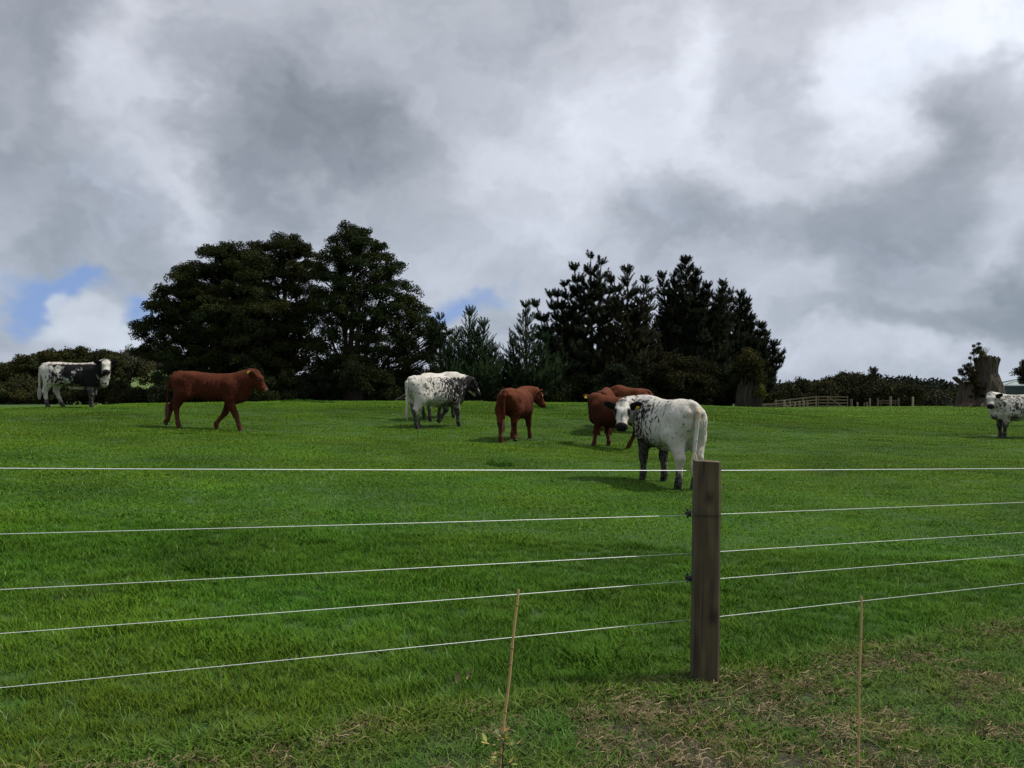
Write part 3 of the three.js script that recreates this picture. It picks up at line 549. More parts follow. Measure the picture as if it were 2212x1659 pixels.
  lists.forEach((l, i) => tag(instanced('blades', kinds[i], bladeMat, l, past), null, null, null, 'stuff'));
  const ver = new THREE.Group(); ver.name = 'verge_grass'; scene.add(ver); tag(ver, 'thin dull grass on the worn strip on this side of the fence', 'grass', null, 'stuff');
  tag(instanced('blades', tuft(11, 22, 0.055, 0.06, 0.0048, 1.0, 0.1), bladeMat, vg[0], ver), null, null, null, 'stuff');
  tag(instanced('blades', tuft(12, 22, 0.055, 0.055, 0.0052, 1.3, 0.12), bladeMat, vg[1], ver), null, null, null, 'stuff');
  // dead stalks lying about
  const straw = (seed, n, len, rad) => {
    const q = rng(seed), g = new GB();
    for (let i = 0; i < n; i++) {
      const a = q() * 6.283, l = len * (0.5 + q()), w = rad * (0.7 + 0.6 * q()), x = (q() - 0.5) * 0.12, z = (q() - 0.5) * 0.12, bend = (q() - 0.5) * 1.8, pts = [];
      for (let s = 0; s <= 3; s++) { const t = s / 3 - 0.5, th = a + bend * t; pts.push([x + Math.cos(th) * l * t, 0.006 + 0.022 * q(), z + Math.sin(th) * l * t, th]); }
      const ids = pts.map(([px, py, pz, th]) => { const ox = -Math.sin(th) * w / 2, oz = Math.cos(th) * w / 2; return [g.v(px + ox, py, pz + oz), g.v(px - ox, py + 0.002, pz - oz)]; });
      for (let s = 0; s < 3; s++) g.quad(ids[s][0], ids[s][1], ids[s + 1][1], ids[s + 1][0]);
    }
    return g.geo();
  };
  const th = new THREE.Group(); th.name = 'dead_grass'; scene.add(th); tag(th, 'dead straw-coloured grass stalks lying on the bare soil of the fence strip', 'dry grass', null, 'stuff');
  const strawMat = new THREE.MeshPhysicalMaterial({ color: 0xffffff, roughness: 0.9, side: THREE.DoubleSide, specularIntensity: 0.3 });
  tag(instanced('stalks', straw(21, 18, 0.045, 0.0017), strawMat, thatch[0], th), null, null, null, 'stuff');
  tag(instanced('stalks', straw(22, 6, 0.085, 0.0022), strawMat, thatch[1], th), null, null, null, 'stuff');
  const sg = tuft(31, 2, 0.04, 0.052, 0.0036, 1.0);
  const st = new THREE.Group(); st.name = 'tall_grass'; scene.add(st); tag(st, 'longer pale grass stems standing singly out of the pasture', 'grass', null, 'stuff');
  tag(instanced('stems', sg, bladeMat, seeds, st), null, null, null, 'stuff');
  // coarser, greener clumps left by the cattle
  const clumps = [[1088, 1008, 15.8, 1.0], [1130, 872, 32, 1.6], [640, 868, 32, 2], [700, 870, 31.5, 1.6], [1175, 878, 31, 1.4]];
  const cg = tuft(41, 60, 0.16, 0.17, 0.009, 0.7);
  clumps.forEach(([x, , d, w], i) => { });
  const cl = [];
  clumps.forEach(([x, , d, w]) => { const X = (x - CX) / FOC * d; for (let i = 0; i < 14 * w; i++) { const px = X + (r() - 0.5) * w * 0.55, pd = d + (r() - 0.5) * 0.5; const k = 0.7 + 0.4 * r(); cl.push({ p: [px, groundH(px, -pd), -pd], q: spin(), s: 0.4 + 0.35 * r(), c: [0.045 * k, 0.13 * k, 0.01 * k] }); } });
  const cgp = new THREE.Group(); cgp.name = 'coarse_grass'; scene.add(cgp); tag(cgp, 'dark green rank grass growing in scattered clumps in the paddock', 'grass', null, 'stuff');
  tag(instanced('blades', cg, bladeMat, cl, cgp), null, null, null, 'stuff');
}

// ------------------------------------------------------------------ the wire fence
const fenceAt = (x) => FA[1] + (x - FA[0]) / FX * FD; // distance of the fence line at x
{
  const px = (1522 - CX) / FOC * 4.6, f = thing('wire_fence', 'five-wire stock fence carried by a square weathered timber post', 'fence', [px, groundH(px, -4.6), -4.6]);
  const oy = f.position.y, grain = (u, v, s) => fbm(u * 26, v * 2.2 + s, 1.7, 4, 0.6);
  const wood = tex(256, 512, (u, v) => {
    const g = grain(u, v, 0), str = fbm(u * 5, v * 1.1, 6.2, 3), kn = Math.hypot((u - 0.4) * 3, (v - 0.27) * 9), kn2 = Math.hypot((u - 0.3) * 3, (v - 0.74) * 11);
    let q = 92 + 24 * g + 30 * str + 34 * fbm(u * 4 + 2, v * 5, 9.1, 4) - 40 * sstep(0.28, 0.42, fbm(u * 40, v * 1.3, 2.9, 2)) - 26 * Math.exp(-(((v - 0.668) / 0.006) ** 2)) + 10 * sstep(0.66, 0.7, v) * sstep(0.9, 0.8, v) - 55 * Math.exp(-kn * kn * 12) - 45 * Math.exp(-kn2 * kn2 * 14);
    q -= 34 * sstep(0.12, 0.5, fbm(u * 3.2 + 4, v * 2.4, 3.3, 3)) ;
    q *= 0.82; return [q * 1.0, q * 0.88, q * 0.62];
  }, true);
  const postMat = new THREE.MeshStandardMaterial({ map: wood, bumpMap: wood, bumpScale: 0.006, roughness: 0.95 });
  const postGeo = (w, d, h) => {
    const g = new GB(), ring = [], rows = 14, c = 0.012;
    const sec = [[-w / 2, d / 2 - c], [-w / 2 + c, d / 2], [-w / 6, d / 2], [w / 6, d / 2], [w / 2 - c, d / 2], [w / 2, d / 2 - c], [w / 2, 0], [w / 2, -d / 2 + c], [w / 2 - c, -d / 2], [-w / 2 + c, -d / 2], [-w / 2, -d / 2 + c], [-w / 2, 0]];
    let per = [0]; for (let i = 1; i <= sec.length; i++) per.push(per[i - 1] + Math.hypot(sec[i % sec.length][0] - sec[i - 1][0], sec[i % sec.length][1] - sec[i - 1][1]));
    for (let k = 0; k <= rows; k++) {
      const y = mix(-0.25, h, k / rows), row = [];
      for (let i = 0; i <= sec.length; i++) { const [x, z] = sec[i % sec.length], e = 1 + 0.02 * N3(x * 20, y * 3, z * 20) + 0.035 * (1 - k / rows) , s = k > rows - 1 ? 0.985 : 1; row.push(g.v(x * e * s, y + (k === rows ? 0.004 * N3(x * 40, 3, z * 40) - 0.02 * (x / w) * 0.3 : 0), z * e * s, per[i] / 0.25, y / 1.3)); }
      ring.push(row);
    }
    for (let k = 0; k < rows; k++) for (let i = 0; i < sec.length; i++) g.quad(ring[k][i], ring[k][i + 1], ring[k + 1][i + 1], ring[k + 1][i]);
    const cc = g.v(0, h + 0.003, 0, 0.5, 0.5); for (let i = 0; i < sec.length; i++) g.tri(ring[rows][i], ring[rows][i + 1], cc);
    const o = g.geo(false).toNonIndexed(); o.computeVertexNormals(); return o;
  };
  const post = part('post', postGeo(0.132, 0.12, 1.15), postMat, f); post.rotation.y = R(-4); post.rotation.z = R(-0.6);
  const wireMat = new THREE.MeshStandardMaterial({ color: new THREE.Color().setRGB(0.6, 0.63, 0.64), roughness: 0.45, metalness: 0.25 });
  // wire heights at the left end, the post and the right end
  const rows = [[1008, 1016.5, 1012, 0.0017], [1150, 1112, 1085, 0.00105], [1270, 1194, 1150, 0.0011], [1365, 1253, 1198, 0.0011], [1482, 1336, 1260, 0.00105]];
  const Dl = 3.13, Dr = 6.0, X = (x, d) => (x - CX) / FOC * d, Yv = (y, d) => EYE - (y - CY) / FOC * d, back = 0.075;
  for (const [yl, yp, yr, rad] of rows) {
    const a = V(X(0, Dl), Yv(yl, Dl), -Dl), b = V(X(1522, 4.6), Yv(yp, 4.6 + back), -(4.6 + back)), c = V(X(2212, Dr), Yv(yr, Dr), -Dr);
    const l = a.clone().add(a.clone().sub(b).multiplyScalar(0.9)), e = c.clone().add(c.clone().sub(b).multiplyScalar(1.2)), pts = [];
    for (let i = 0; i <= 40; i++) { const t = i / 40, p = l.clone().lerp(b, t); p.y -= 0.006 * Math.sin(t * Math.PI); pts.push(p); }
    for (let i = 1; i <= 40; i++) pts.push(b.clone().lerp(e, i / 40));
    pts.forEach((p) => p.sub(f.position));
    part('wire', new GB().tube(pts, pts.map(() => rad), 6).geo(), wireMat, f);
  }
  const blk = new THREE.MeshStandardMaterial({ color: new THREE.Color().setRGB(0.012, 0.012, 0.013), roughness: 0.5 });
  for (const yp of [1112, 1253]) {
    const y = Yv(yp, 4.6) - oy, a = new THREE.CylinderGeometry(0.015, 0.018, 0.02, 14).rotateZ(Math.PI / 2).translate(-0.073, y, -0.045), b = new THREE.CylinderGeometry(0.008, 0.008, 0.014, 12).rotateZ(Math.PI / 2).translate(-0.085, y, -0.05), c = new THREE.CylinderGeometry(0.005, 0.005, 0.05, 8).translate(-0.078, y, -0.055);
    part('insulator', mergeGeometries([a, b, c]), blk, f);
  }
  for (const t of [-1, 1]) { // the next posts, out of the picture on both sides
    const d = t < 0 ? [X(0, Dl) - 2.5, Dl - 1.37] : [X(2212, Dr) + 2.95, Dr + 1.68], p = part('post', post.geometry, postMat, f);
    p.position.set(d[0] - f.position.x, groundH(d[0], -d[1]) - oy, -d[1] - f.position.z); p.rotation.y = R(3 * t);
  }
}

// ------------------------------------------------------------------ bamboo canes, seedling, dry leaves
const caneMat = new THREE.MeshStandardMaterial({ roughness: 0.6, map: tex(64, 256, (u, v) => { const q = 1 + 0.16 * fbm(u * 6, v * 3, 1.2, 3) - 0.25 * sstep(0.2, 0.6, fbm(u * 2, v * 7, 4, 2)); return [176 * q, 146 * q, 98 * q]; }, true) });
const nodeMat = new THREE.MeshStandardMaterial({ color: new THREE.Color().setRGB(0.2, 0.12, 0.055), roughness: 0.8 });
function cane(label, foot, tip, rad, nodes, seed) {
  const p0 = V(...foot), p1 = V(...tip), t = thing('bamboo_cane', label, 'garden cane', foot, 'bamboo canes pushed in along the fence'), pts = [], rr = [];
  p0.y -= 0.12;
  for (let i = 0; i <= 24; i++) { const u = i / 24, p = p0.clone().lerp(p1, u); p.x += 0.004 * N3(u * 4, seed, 2); p.sub(t.position); pts.push(p); rr.push(rad * mix(1.08, 0.86, u)); }
  part('shaft', new GB().tube(pts, rr, 10).geo(), caneMat, t);
  for (const u of nodes) { const a = p0.clone().lerp(p1, u - 0.004).sub(t.position), b = p0.clone().lerp(p1, u + 0.004).sub(t.position), m = a.clone().lerp(b, 0.5); part('node', new GB().tube([a, m, b], [rad, rad * 1.35, rad], 10).geo(), nodeMat, t); }
  return t;
}
{
  const Dc = 3.28, A = at(1067, 1690, Dc), B = at(1120, 1273, Dc + 0.06), C = at(1851, 1690, 3.32), E = at(1860.5, 1288, 3.36);
  A[1] = groundH(A[0], A[2]); C[1] = groundH(C[0], C[2]);
  cane('leaning bamboo cane beside the yellow-leaved seedling', A, B, 0.0055, [0.28, 0.46, 0.67, 0.93, 0.74], 3);
  cane('upright bamboo cane standing clear on the worn strip beyond the post', C, E, 0.0046, [0.3, 0.42, 0.62, 0.82], 8);
  const s = at(1086, 1690, 3.25), y = groundH(s[0], s[2]), t = thing('seedling', 'small dark-stemmed seedling with yellowing leaves at the foot of the leaning cane', 'seedling', [s[0], y, s[2]]);
  const stem = new GB(), r = rng(5), leaves = [];
  const st = [V(0, -0.02, 0), V(0.004, 0.06, 0), V(-0.002, 0.12, 0.004), V(0.006, 0.19, 0)];
  stem.tube(st, [0.004, 0.0034, 0.0026, 0.0015], 6);
  const lg = new GB(); { const w = 0.008, l = 0.032, pts = [[0, 0], [w, l * 0.35], [w * 0.7, l * 0.75], [0, l], [-w * 0.7, l * 0.75], [-w, l * 0.35]]; const c = lg.v(0, l * 0.45, 0.003); pts.forEach(([x, yy]) => lg.v(x, yy, 0)); for (let i = 0; i < 6; i++) lg.tri(c, 1 + i, 1 + (i + 1) % 6); }
  const leafGeo = lg.geo(), mats = [[0.36, 0.29, 0.06], [0.22, 0.24, 0.06], [0.12, 0.15, 0.05], [0.3, 0.2, 0.06]].map((c) => new THREE.MeshStandardMaterial({ color: new THREE.Color().setRGB(...c), roughness: 0.8, side: THREE.DoubleSide }));
  for (let i = 0; i < 13; i++) {
    const h = 0.05 + 0.15 * r(), a = r() * 6.28, l = 0.02 + 0.045 * (1 - Math.abs(h - 0.14) * 5), e = V(Math.cos(a) * l, h + 0.025, Math.sin(a) * l), b = V(0, h, 0);
    stem.tube([b, e], [0.0018, 0.001], 5);
    for (let k = 0; k < 3; k++) leaves.push([b.clone().lerp(e, 0.55 + 0.22 * k), a + (k - 1) * 1.1, i + k]);
  }
  part('stem', stem.geo(), new THREE.MeshStandardMaterial({ color: new THREE.Color().setRGB(0.025, 0.018, 0.014), roughness: 0.9 }), t);
  for (const [p, a, i] of leaves) { const m = part('leaf', leafGeo, mats[i % 4], t); m.position.copy(p); m.rotation.set(0.5 + r() * 0.9, -a + 1.57, (r() - 0.5), 'YXZ'); m.scale.setScalar(0.8 + 0.5 * r()); }
}
{
  const dry = (label, x, y, d, s, tilt, cr) => {
    const p = at(x, y, d), gy = groundH(p[0], p[2]), g = new GB(), n = 8;
    for (let i = 0; i <= n; i++) { const t = i / n, w = 0.016 * Math.sin(Math.PI * Math.min(1, t * 0.9 + 0.08)) ** 0.8; for (const k of [-1, 0, 1]) g.v(k * w, t * 0.075, 0.012 * t * t * 3 * cr - Math.abs(k) * -0.008); }
    for (let i = 0; i < n; i++) for (let k = 0; k < 2; k++) { const o = i * 3 + k; g.quad(o, o + 1, o + 4, o + 3); }
    const m = top('dry_leaf', g.geo(), new THREE.MeshStandardMaterial({ color: new THREE.Color().setRGB(0.36, 0.27, 0.17), roughness: 0.85, side: THREE.DoubleSide }), label, 'dry leaf');
    m.position.set(p[0], gy + 0.01, p[2]); m.scale.setScalar(s); m.rotation.set(tilt, 0.4 * cr, 0.25);
  };
  dry('pale curled dry leaf standing upright in the grass near the leaning cane', 988, 1500, 4.35, 0.8, -0.2, 1);
  dry('brown crumpled dry leaf just behind the pale upright one', 1008, 1492, 4.4, 0.65, -0.7, 2);
}
// ------------------------------------------------------------------ cattle
// surface of a distance field, by the dual of a grid of cubes
function skin(field, lo, hi, h) {
  const nx = Math.ceil((hi[0] - lo[0]) / h) + 1, ny = Math.ceil((hi[1] - lo[1]) / h) + 1, nz = Math.ceil((hi[2] - lo[2]) / h) + 1, val = new Float32Array(nx * ny * nz), B = 6, id = (i, j, k) => (k * ny + j) * nx + i;
  for (let k0 = 0; k0 < nz; k0 += B) for (let j0 = 0; j0 < ny; j0 += B) for (let i0 = 0; i0 < nx; i0 += B) {
    const c = field(lo[0] + (i0 + B / 2) * h, lo[1] + (j0 + B / 2) * h, lo[2] + (k0 + B / 2) * h), far = Math.abs(c) > B * h * 0.9 + 0.09;
    for (let k = k0; k < Math.min(nz, k0 + B); k++) for (let j = j0; j < Math.min(ny, j0 + B); j++) for (let i = i0; i < Math.min(nx, i0 + B); i++) val[id(i, j, k)] = far ? c : field(lo[0] + i * h, lo[1] + j * h, lo[2] + k * h);
  }
  const vid = new Int32Array(nx * ny * nz).fill(-1), pos = [], idx = [];
  const E = [[0, 1], [2, 3], [4, 5], [6, 7], [0, 2], [1, 3], [4, 6], [5, 7], [0, 4], [1, 5], [2, 6], [3, 7]], v = new Float32Array(8);
  for (let k = 0; k < nz - 1; k++) for (let j = 0; j < ny - 1; j++) for (let i = 0; i < nx - 1; i++) {
    let m = 0; for (let c = 0; c < 8; c++) { v[c] = val[id(i + (c & 1), j + ((c >> 1) & 1), k + (c >> 2))]; if (v[c] < 0) m |= 1 << c; }
    if (m === 0 || m === 255) continue;
    let x = 0, y = 0, z = 0, n = 0;
    for (const [a, b] of E) if ((v[a] < 0) !== (v[b] < 0)) { const t = v[a] / (v[a] - v[b]); x += mix(a & 1, b & 1, t); y += mix((a >> 1) & 1, (b >> 1) & 1, t); z += mix(a >> 2, b >> 2, t); n++; }
    vid[id(i, j, k)] = pos.length / 3; pos.push(lo[0] + (i + x / n) * h, lo[1] + (j + y / n) * h, lo[2] + (k + z / n) * h);
  }
  const q = (a, b, c, d, f) => { if (a < 0 || b < 0 || c < 0 || d < 0) return; f ? idx.push(a, b, c, a, c, d) : idx.push(a, c, b, a, d, c); };
  for (let k = 1; k < nz - 1; k++) for (let j = 1; j < ny - 1; j++) for (let i = 1; i < nx - 1; i++) {
    const s = val[id(i, j, k)] < 0;
    if (s !== val[id(i + 1, j, k)] < 0) q(vid[id(i, j - 1, k - 1)], vid[id(i, j, k - 1)], vid[id(i, j, k)], vid[id(i, j - 1, k)], s);
    if (s !== val[id(i, j + 1, k)] < 0) q(vid[id(i - 1, j, k - 1)], vid[id(i - 1, j, k)], vid[id(i, j, k)], vid[id(i, j, k - 1)], s);
    if (s !== val[id(i, j, k + 1)] < 0) q(vid[id(i - 1, j - 1, k)], vid[id(i, j - 1, k)], vid[id(i, j, k)], vid[id(i - 1, j, k)], s);
  }
  return { pos, idx };
}
const smin = (a, b, k) => { const h = Math.max(k - Math.abs(a - b), 0) / k; return Math.min(a, b) - h * h * k * 0.25; };
const cap = (x, y, z, c) => { // tapered rod
  const ax = x - c[0], ay = y - c[1], az = z - c[2], t = clamp((ax * c[8] + ay * c[9] + az * c[10]) * c[11]);
  return Math.hypot(ax - c[8] * t, ay - c[9] * t, az - c[10] * t) - (c[6] + (c[7] - c[6]) * t);
};
const rod = (a, b, ra, rb) => { const d = [b[0] - a[0], b[1] - a[1], b[2] - a[2]]; return [...a, ...b, ra, rb, ...d, 1 / Math.max(1e-9, d[0] ** 2 + d[1] ** 2 + d[2] ** 2)]; };
// side outline of the trunk: x, top, bottom, half width
const TRUNK = [[-0.90, 1.16, 1.02, 0.06], [-0.84, 1.27, 0.9, 0.16], [-0.74, 1.325, 0.8, 0.225], [-0.6, 1.345, 0.72, 0.262], [-0.42, 1.352, 0.665, 0.275], [-0.2, 1.33, 0.61, 0.292], [0.05, 1.318, 0.575, 0.315], [0.28, 1.325, 0.575, 0.305], [0.46, 1.345, 0.585, 0.27], [0.6, 1.345, 0.60, 0.232], [0.72, 1.29, 0.63, 0.18], [0.82, 1.19, 0.70, 0.12], [0.9, 1.06, 0.80, 0.05]];
const trunkAt = (x) => { let i = 0; while (i < TRUNK.length - 2 && x > TRUNK[i + 1][0]) i++; const a = TRUNK[i], b = TRUNK[i + 1], t = clamp((x - a[0]) / (b[0] - a[0])), s = t * t * (3 - 2 * t) * 0.5 + t * 0.5; return [mix(a[1], b[1], s), mix(a[2], b[2], s), mix(a[3], b[3], s)]; };

function makeCow(o) {
  const { name, label, category = 'cow', group, pos, heading, scale = 1, stretch = 1, legs, poll, face, coat, cell = 0.017, seed = 1, tailSway = 0, belly = 0, tagEar = 0, tagColor = [0.75, 0.6, 0.03], hump = 0, muscle = 1, udder = 0, lift = 0, deep = 1, legR = 1.15, hs = 1.08 } = o;
  const h = cell / scale;
  const F = V(...face).normalize(), Sd = new THREE.Vector3().crossVectors(F, V(0, 1, 0)).normalize(), U = new THREE.Vector3().crossVectors(Sd, F).normalize(); // muzzle, side, crown
  const hp = (f, u, s) => { f *= hs; u *= hs; s *= hs; return [poll[0] + F.x * f + U.x * u + Sd.x * s, poll[1] + F.y * f + U.y * u + Sd.y * s, poll[2] + F.z * f + U.z * u + Sd.z * s]; };
  const parts = []; // [rod, blend]
  // neck
  const nb = V(0.56, 1.06, 0), ne = V(...hp(-0.03, -0.07, 0)), nm = V(0.56 + 0.62 * nb.distanceTo(ne), mix(nb.y, ne.y, 0.42) + 0.03, ne.z * 0.35), npts = bez(nb, nm, ne, 5);
  for (let i = 0; i < 5; i++) { const t = i / 5, a = npts[i], b = npts[i + 1], r0 = mix(0.25, 0.125, t), r1 = mix(0.25, 0.125, (i + 1) / 5); parts.push([rod([a.x, a.y - 0.02 * (1 - t), a.z], [b.x, b.y - 0.02, b.z], r0 * 0.82, r1 * 0.82), 0.1]); parts.push([rod([a.x, a.y - mix(0.2, 0.07, t), a.z], [b.x, b.y - mix(0.2, 0.07, t + 0.2), b.z], r0 * 0.5, r1 * 0.6), 0.1]); parts.push([rod([a.x, a.y + mix(0.13, 0.05, t), a.z], [b.x, b.y + mix(0.13, 0.05, t + 0.2), b.z], r0 * 0.5, r1 * 0.66), 0.09]); }
  // brisket
  parts.push([rod([0.5, deep < 0.9 ? 0.74 : 0.68, 0], [deep < 0.9 ? 0.68 : 0.74, deep < 0.9 ? 0.78 : 0.70, 0], 0.12, 0.1), 0.1]);
  if (hump) parts.push([rod([0.45, 1.3, 0], [0.62, 1.3, 0], 0.11, 0.1), 0.12]);
  // head
  const hk = 0.05;
  parts.push([rod(hp(0.0, -0.035, 0), hp(0.16, -0.02, 0), 0.098, 0.1), 0.06], [rod(hp(0.14, -0.04, 0), hp(0.38, -0.085, 0), 0.094, 0.072), hk], [rod(hp(0.375, -0.095, -0.026), hp(0.375, -0.095, 0.026), 0.072, 0.072), 0.03], [rod(hp(0.05, -0.16, 0), hp(0.33, -0.14, 0), 0.088, 0.055), hk]);
  for (const s of [-1, 1]) { parts.push([rod(hp(0.02, 0.0, s * 0.05), hp(0.15, 0.015, s * 0.066), 0.055, 0.05), 0.05], [rod(hp(0.06, -0.11, s * 0.05), hp(0.2, -0.1, s * 0.05), 0.06, 0.045), 0.04]); }
  parts.push([rod(hp(-0.02, 0.06, 0), hp(0.04, 0.05, 0), 0.05, 0.05), 0.05]);
  // legs: hoof dx, dz and lift for front +z, front -z, hind +z, hind -z
  const hooves = [], fz = 0.165, hz = 0.165;
  [[0, 1], [0, -1], [1, 1], [1, -1]].forEach(([hind, s], i) => {
    const [dx, dz = 0, up = 0, toe = 0] = legs[i];
    if (!hind) {
      const f = [0.47 + dx, 0.055 + up, s * (fz + dz)], fet = [0.445 + dx * 0.97, 0.15 + up, s * (fz + dz)], kn = [0.475 + dx * 0.52 + up * 0.5, 0.405 + up * 0.35, s * (fz + dz * 0.6)], el = [0.43 + dx * 0.12, 0.72, s * 0.185];
      if (toe) { f[0] = fet[0] - 0.07 * toe; f[1] = fet[1] - 0.06; }
      parts.push([rod([0.52, 1.02, s * 0.16], [0.46 + dx * 0.08, 0.78, s * 0.2], 0.13, 0.115), 0.09], [rod(el, kn, 0.105 * muscle, 0.06 * legR), 0.06], [rod(kn, [mix(kn[0], fet[0], 0.2), mix(kn[1], fet[1], 0.2), mix(kn[2], fet[2], 0.2)], 0.058 * legR, 0.044 * legR), 0.03], [rod(kn, fet, 0.048 * legR, 0.039 * legR), 0.03], [rod(fet, f, 0.047 * legR, 0.047 * legR), 0.03]);
      hooves.push([f, fet]);
    } else {
      const f = [-0.6 + dx, 0.055 + up, s * (hz + dz)], fet = [-0.635 + dx * 0.97, 0.155 + up, s * (hz + dz)], hock = [-0.70 + dx * 0.6, 0.50 + up * 0.6, s * (hz + dz * 0.7)], st = [-0.42 + dx * 0.3, 0.80, s * 0.2];
      if (toe) { f[0] = fet[0] - 0.05 * toe; f[1] = fet[1] - 0.075; }
      parts.push([rod([-0.55, 1.08, s * 0.15], st, 0.155, 0.125), 0.09], [rod([-0.74, 1.06, s * 0.12], [-0.62 + dx * 0.25, 0.78, s * 0.175], 0.115, 0.125 * muscle), 0.09], [rod([-0.56 + dx * 0.22, 0.84, s * 0.185], hock, 0.15 * muscle, 0.064 * legR), 0.06], [rod(hock, [mix(hock[0], fet[0], 0.22), mix(hock[1], fet[1], 0.22), mix(hock[2], fet[2], 0.22)], 0.061 * legR, 0.048 * legR), 0.03], [rod(hock, fet, 0.05 * legR, 0.04 * legR), 0.03], [rod(fet, f, 0.048 * legR, 0.048 * legR), 0.03]);
      hooves.push([f, fet]);
    }
  });
  for (const s of [-1, 1]) parts.push([rod([-0.5, 1.235, s * 0.16], [-0.42, 1.225, s * 0.17], 0.062, 0.055), 0.1], [rod([-0.84, 1.16, s * 0.1], [-0.8, 1.16, s * 0.1], 0.06, 0.06), 0.06]);
  if (udder) parts.push([rod([-0.42, 0.66, 0], [-0.28, 0.64, 0], 0.13, 0.1), 0.1]);
  if (belly) parts.push([rod([-0.1, 0.6, 0], [0.2, 0.58, 0], 0.06, 0.05), 0.08]);
  // tail
  const tw = tailSway, tail = [[-0.7, 1.3, 0], [-0.84, 1.265, 0], [-0.925, 1.17, tw * 0.05], [-0.94, 0.98, tw * 0.3], [-0.945, 0.78, tw * 0.6], [-0.94, 0.6, tw * 0.9]], tr = [0.04, 0.04, 0.036, 0.031, 0.028, 0.026];
  for (let i = 0; i < 5; i++) parts.push([rod(tail[i], tail[i + 1], tr[i], tr[i + 1]), i < 2 ? 0.05 : 0.015]);
  // ears: flat leaves held out sideways
  const ears = [-1, 1].map((s) => { const c = V(...hp(-0.01, -0.005, s * 0.195)), e = Sd.clone().multiplyScalar(s).addScaledVector(F, -0.35).addScaledVector(U, 0.1).normalize(), n = F.clone().addScaledVector(e, -F.dot(e)).normalize(), w = new THREE.Vector3().crossVectors(e, n); return { c, e, n, w }; });
  const earD = (x, y, z, E) => { const dx = x - E.c.x, dy = y - E.c.y, dz = z - E.c.z, a = (dx * E.e.x + dy * E.e.y + dz * E.e.z), u = a / 0.115, b = (dx * E.w.x + dy * E.w.y + dz * E.w.z) / (0.076), c = (dx * E.n.x + dy * E.n.y + dz * E.n.z) / 0.024, k0 = Math.hypot(u, b, c), k1 = Math.hypot(u / 0.115, b / 0.076, c / 0.024); return k1 < 1e-6 ? -0.02 : k0 * (k0 - 1) / k1; };
  const all = parts.map(([c, k]) => ({ c, k, m: Math.hypot(c[8], c[9], c[10]) / 2 + Math.max(c[6], c[7]), x: c[0] + c[8] / 2, y: c[1] + c[9] / 2, z: c[2] + c[10] / 2 }));
  const field = (x, y, z) => {
    const tk = trunkAt(x), tp = tk[0], bt = tk[0] - (tk[0] - tk[1]) * mix(1, deep, sstep(-0.8, -0.4, x)), hw = tk[2], cy = (tp + bt) / 2, hh = (tp - bt) / 2, v = (y - cy) / hh, up = v > 0 ? 1 - 0.2 * Math.min(1.2, v * v) : 1 - 0.05 * Math.min(1.2, v * v), w = hw * up * (1 + belly * 0.15 * sstep(0.6, -0.6, v) * sstep(-0.7, 0, x) * sstep(0.6, 0.1, x));
    const e = 2.35, q = Math.pow(Math.pow(Math.abs(v), e) + Math.pow(Math.abs(z) / w, e), 1 / e), over = Math.max(-0.9 - x, x - 0.9, 0);
    const az = Math.abs(z), sh = 0.022 * Math.exp(-(((x - 0.5 + (y - 0.95) * 0.25) / 0.1) ** 2) - ((y - 0.98) / 0.22) ** 2) - 0.02 * Math.exp(-(((x - 0.3) / 0.07) ** 2) - ((y - 1.0) / 0.25) ** 2) - 0.032 * Math.exp(-(((x + 0.3) / 0.11) ** 2) - ((y - 1.12) / 0.14) ** 2) + 0.006 * Math.sin(x * 62) * Math.exp(-(((x - 0.02) / 0.22) ** 2) - ((y - 0.95) / 0.2) ** 2);
    let d = (q - 1) * Math.min(hh, w) * 0.95 - sh * sstep(0.06, 0.16, az); if (over > 0) d = Math.hypot(Math.max(d, 0), over) + 0.01;
    for (const p of all) {
      const b = Math.hypot(x - p.x, y - p.y, z - p.z) - p.m; if (b > d + p.k && b > 0.02) continue;
      d = smin(d, cap(x, y, z, p.c), p.k);
    }
    for (const E of ears) if (Math.abs(x - E.c.x) + Math.abs(y - E.c.y) + Math.abs(z - E.c.z) < 0.5) d = smin(d, earD(x, y, z, E), 0.02);
    return d;
  };
  const lo = [-1.1 + Math.min(0, legs[2][0], legs[3][0]), -0.03, -0.5], hi = [1.05, 1.5, 0.5];
  for (const q of [hp(0.52, -0.1, 0), hp(-0.1, 0.05, 0.36), hp(-0.1, 0.05, -0.36), hp(0.1, 0.2, 0)]) for (let a = 0; a < 3; a++) { lo[a] = Math.min(lo[a], q[a] - 0.05); hi[a] = Math.max(hi[a], q[a] + 0.05); }
  const { pos: P, idx } = skin(field, lo, hi, h), n = P.length / 3, nor = new Float32Array(n * 3), col = new Float32Array(n * 3), fur = 0.0035;
  for (let i = 0; i < n; i++) {
    const x = P[3 * i], y = P[3 * i + 1], z = P[3 * i + 2], e = 0.006;
    let gx = field(x + e, y, z) - field(x - e, y, z), gy = field(x, y + e, z) - field(x, y - e, z), gz = field(x, y, z + e) - field(x, y, z - e); const l = Math.hypot(gx, gy, gz) || 1; gx /= l; gy /= l; gz /= l;
    const hx = x - poll[0], hy = y - poll[1], hzv = z - poll[2], H = { f: (hx * F.x + hy * F.y + hzv * F.z) / hs, u: (hx * U.x + hy * U.y + hzv * U.z) / hs, s: (hx * Sd.x + hy * Sd.y + hzv * Sd.z) / hs };
    H.on = H.f > -0.05 && H.f < 0.5 && Math.abs(H.s) < 0.17 && H.u > -0.27 && H.u < 0.13;
    H.ear = Math.min(earD(x, y, z, ears[0]), earD(x, y, z, ears[1])) < 0.012 && Math.abs(H.s) > 0.1;
    col.set(coat(x, y, z, H, gy, seed).map((c) => clamp(c, 0.004, 0.85)), 3 * i);
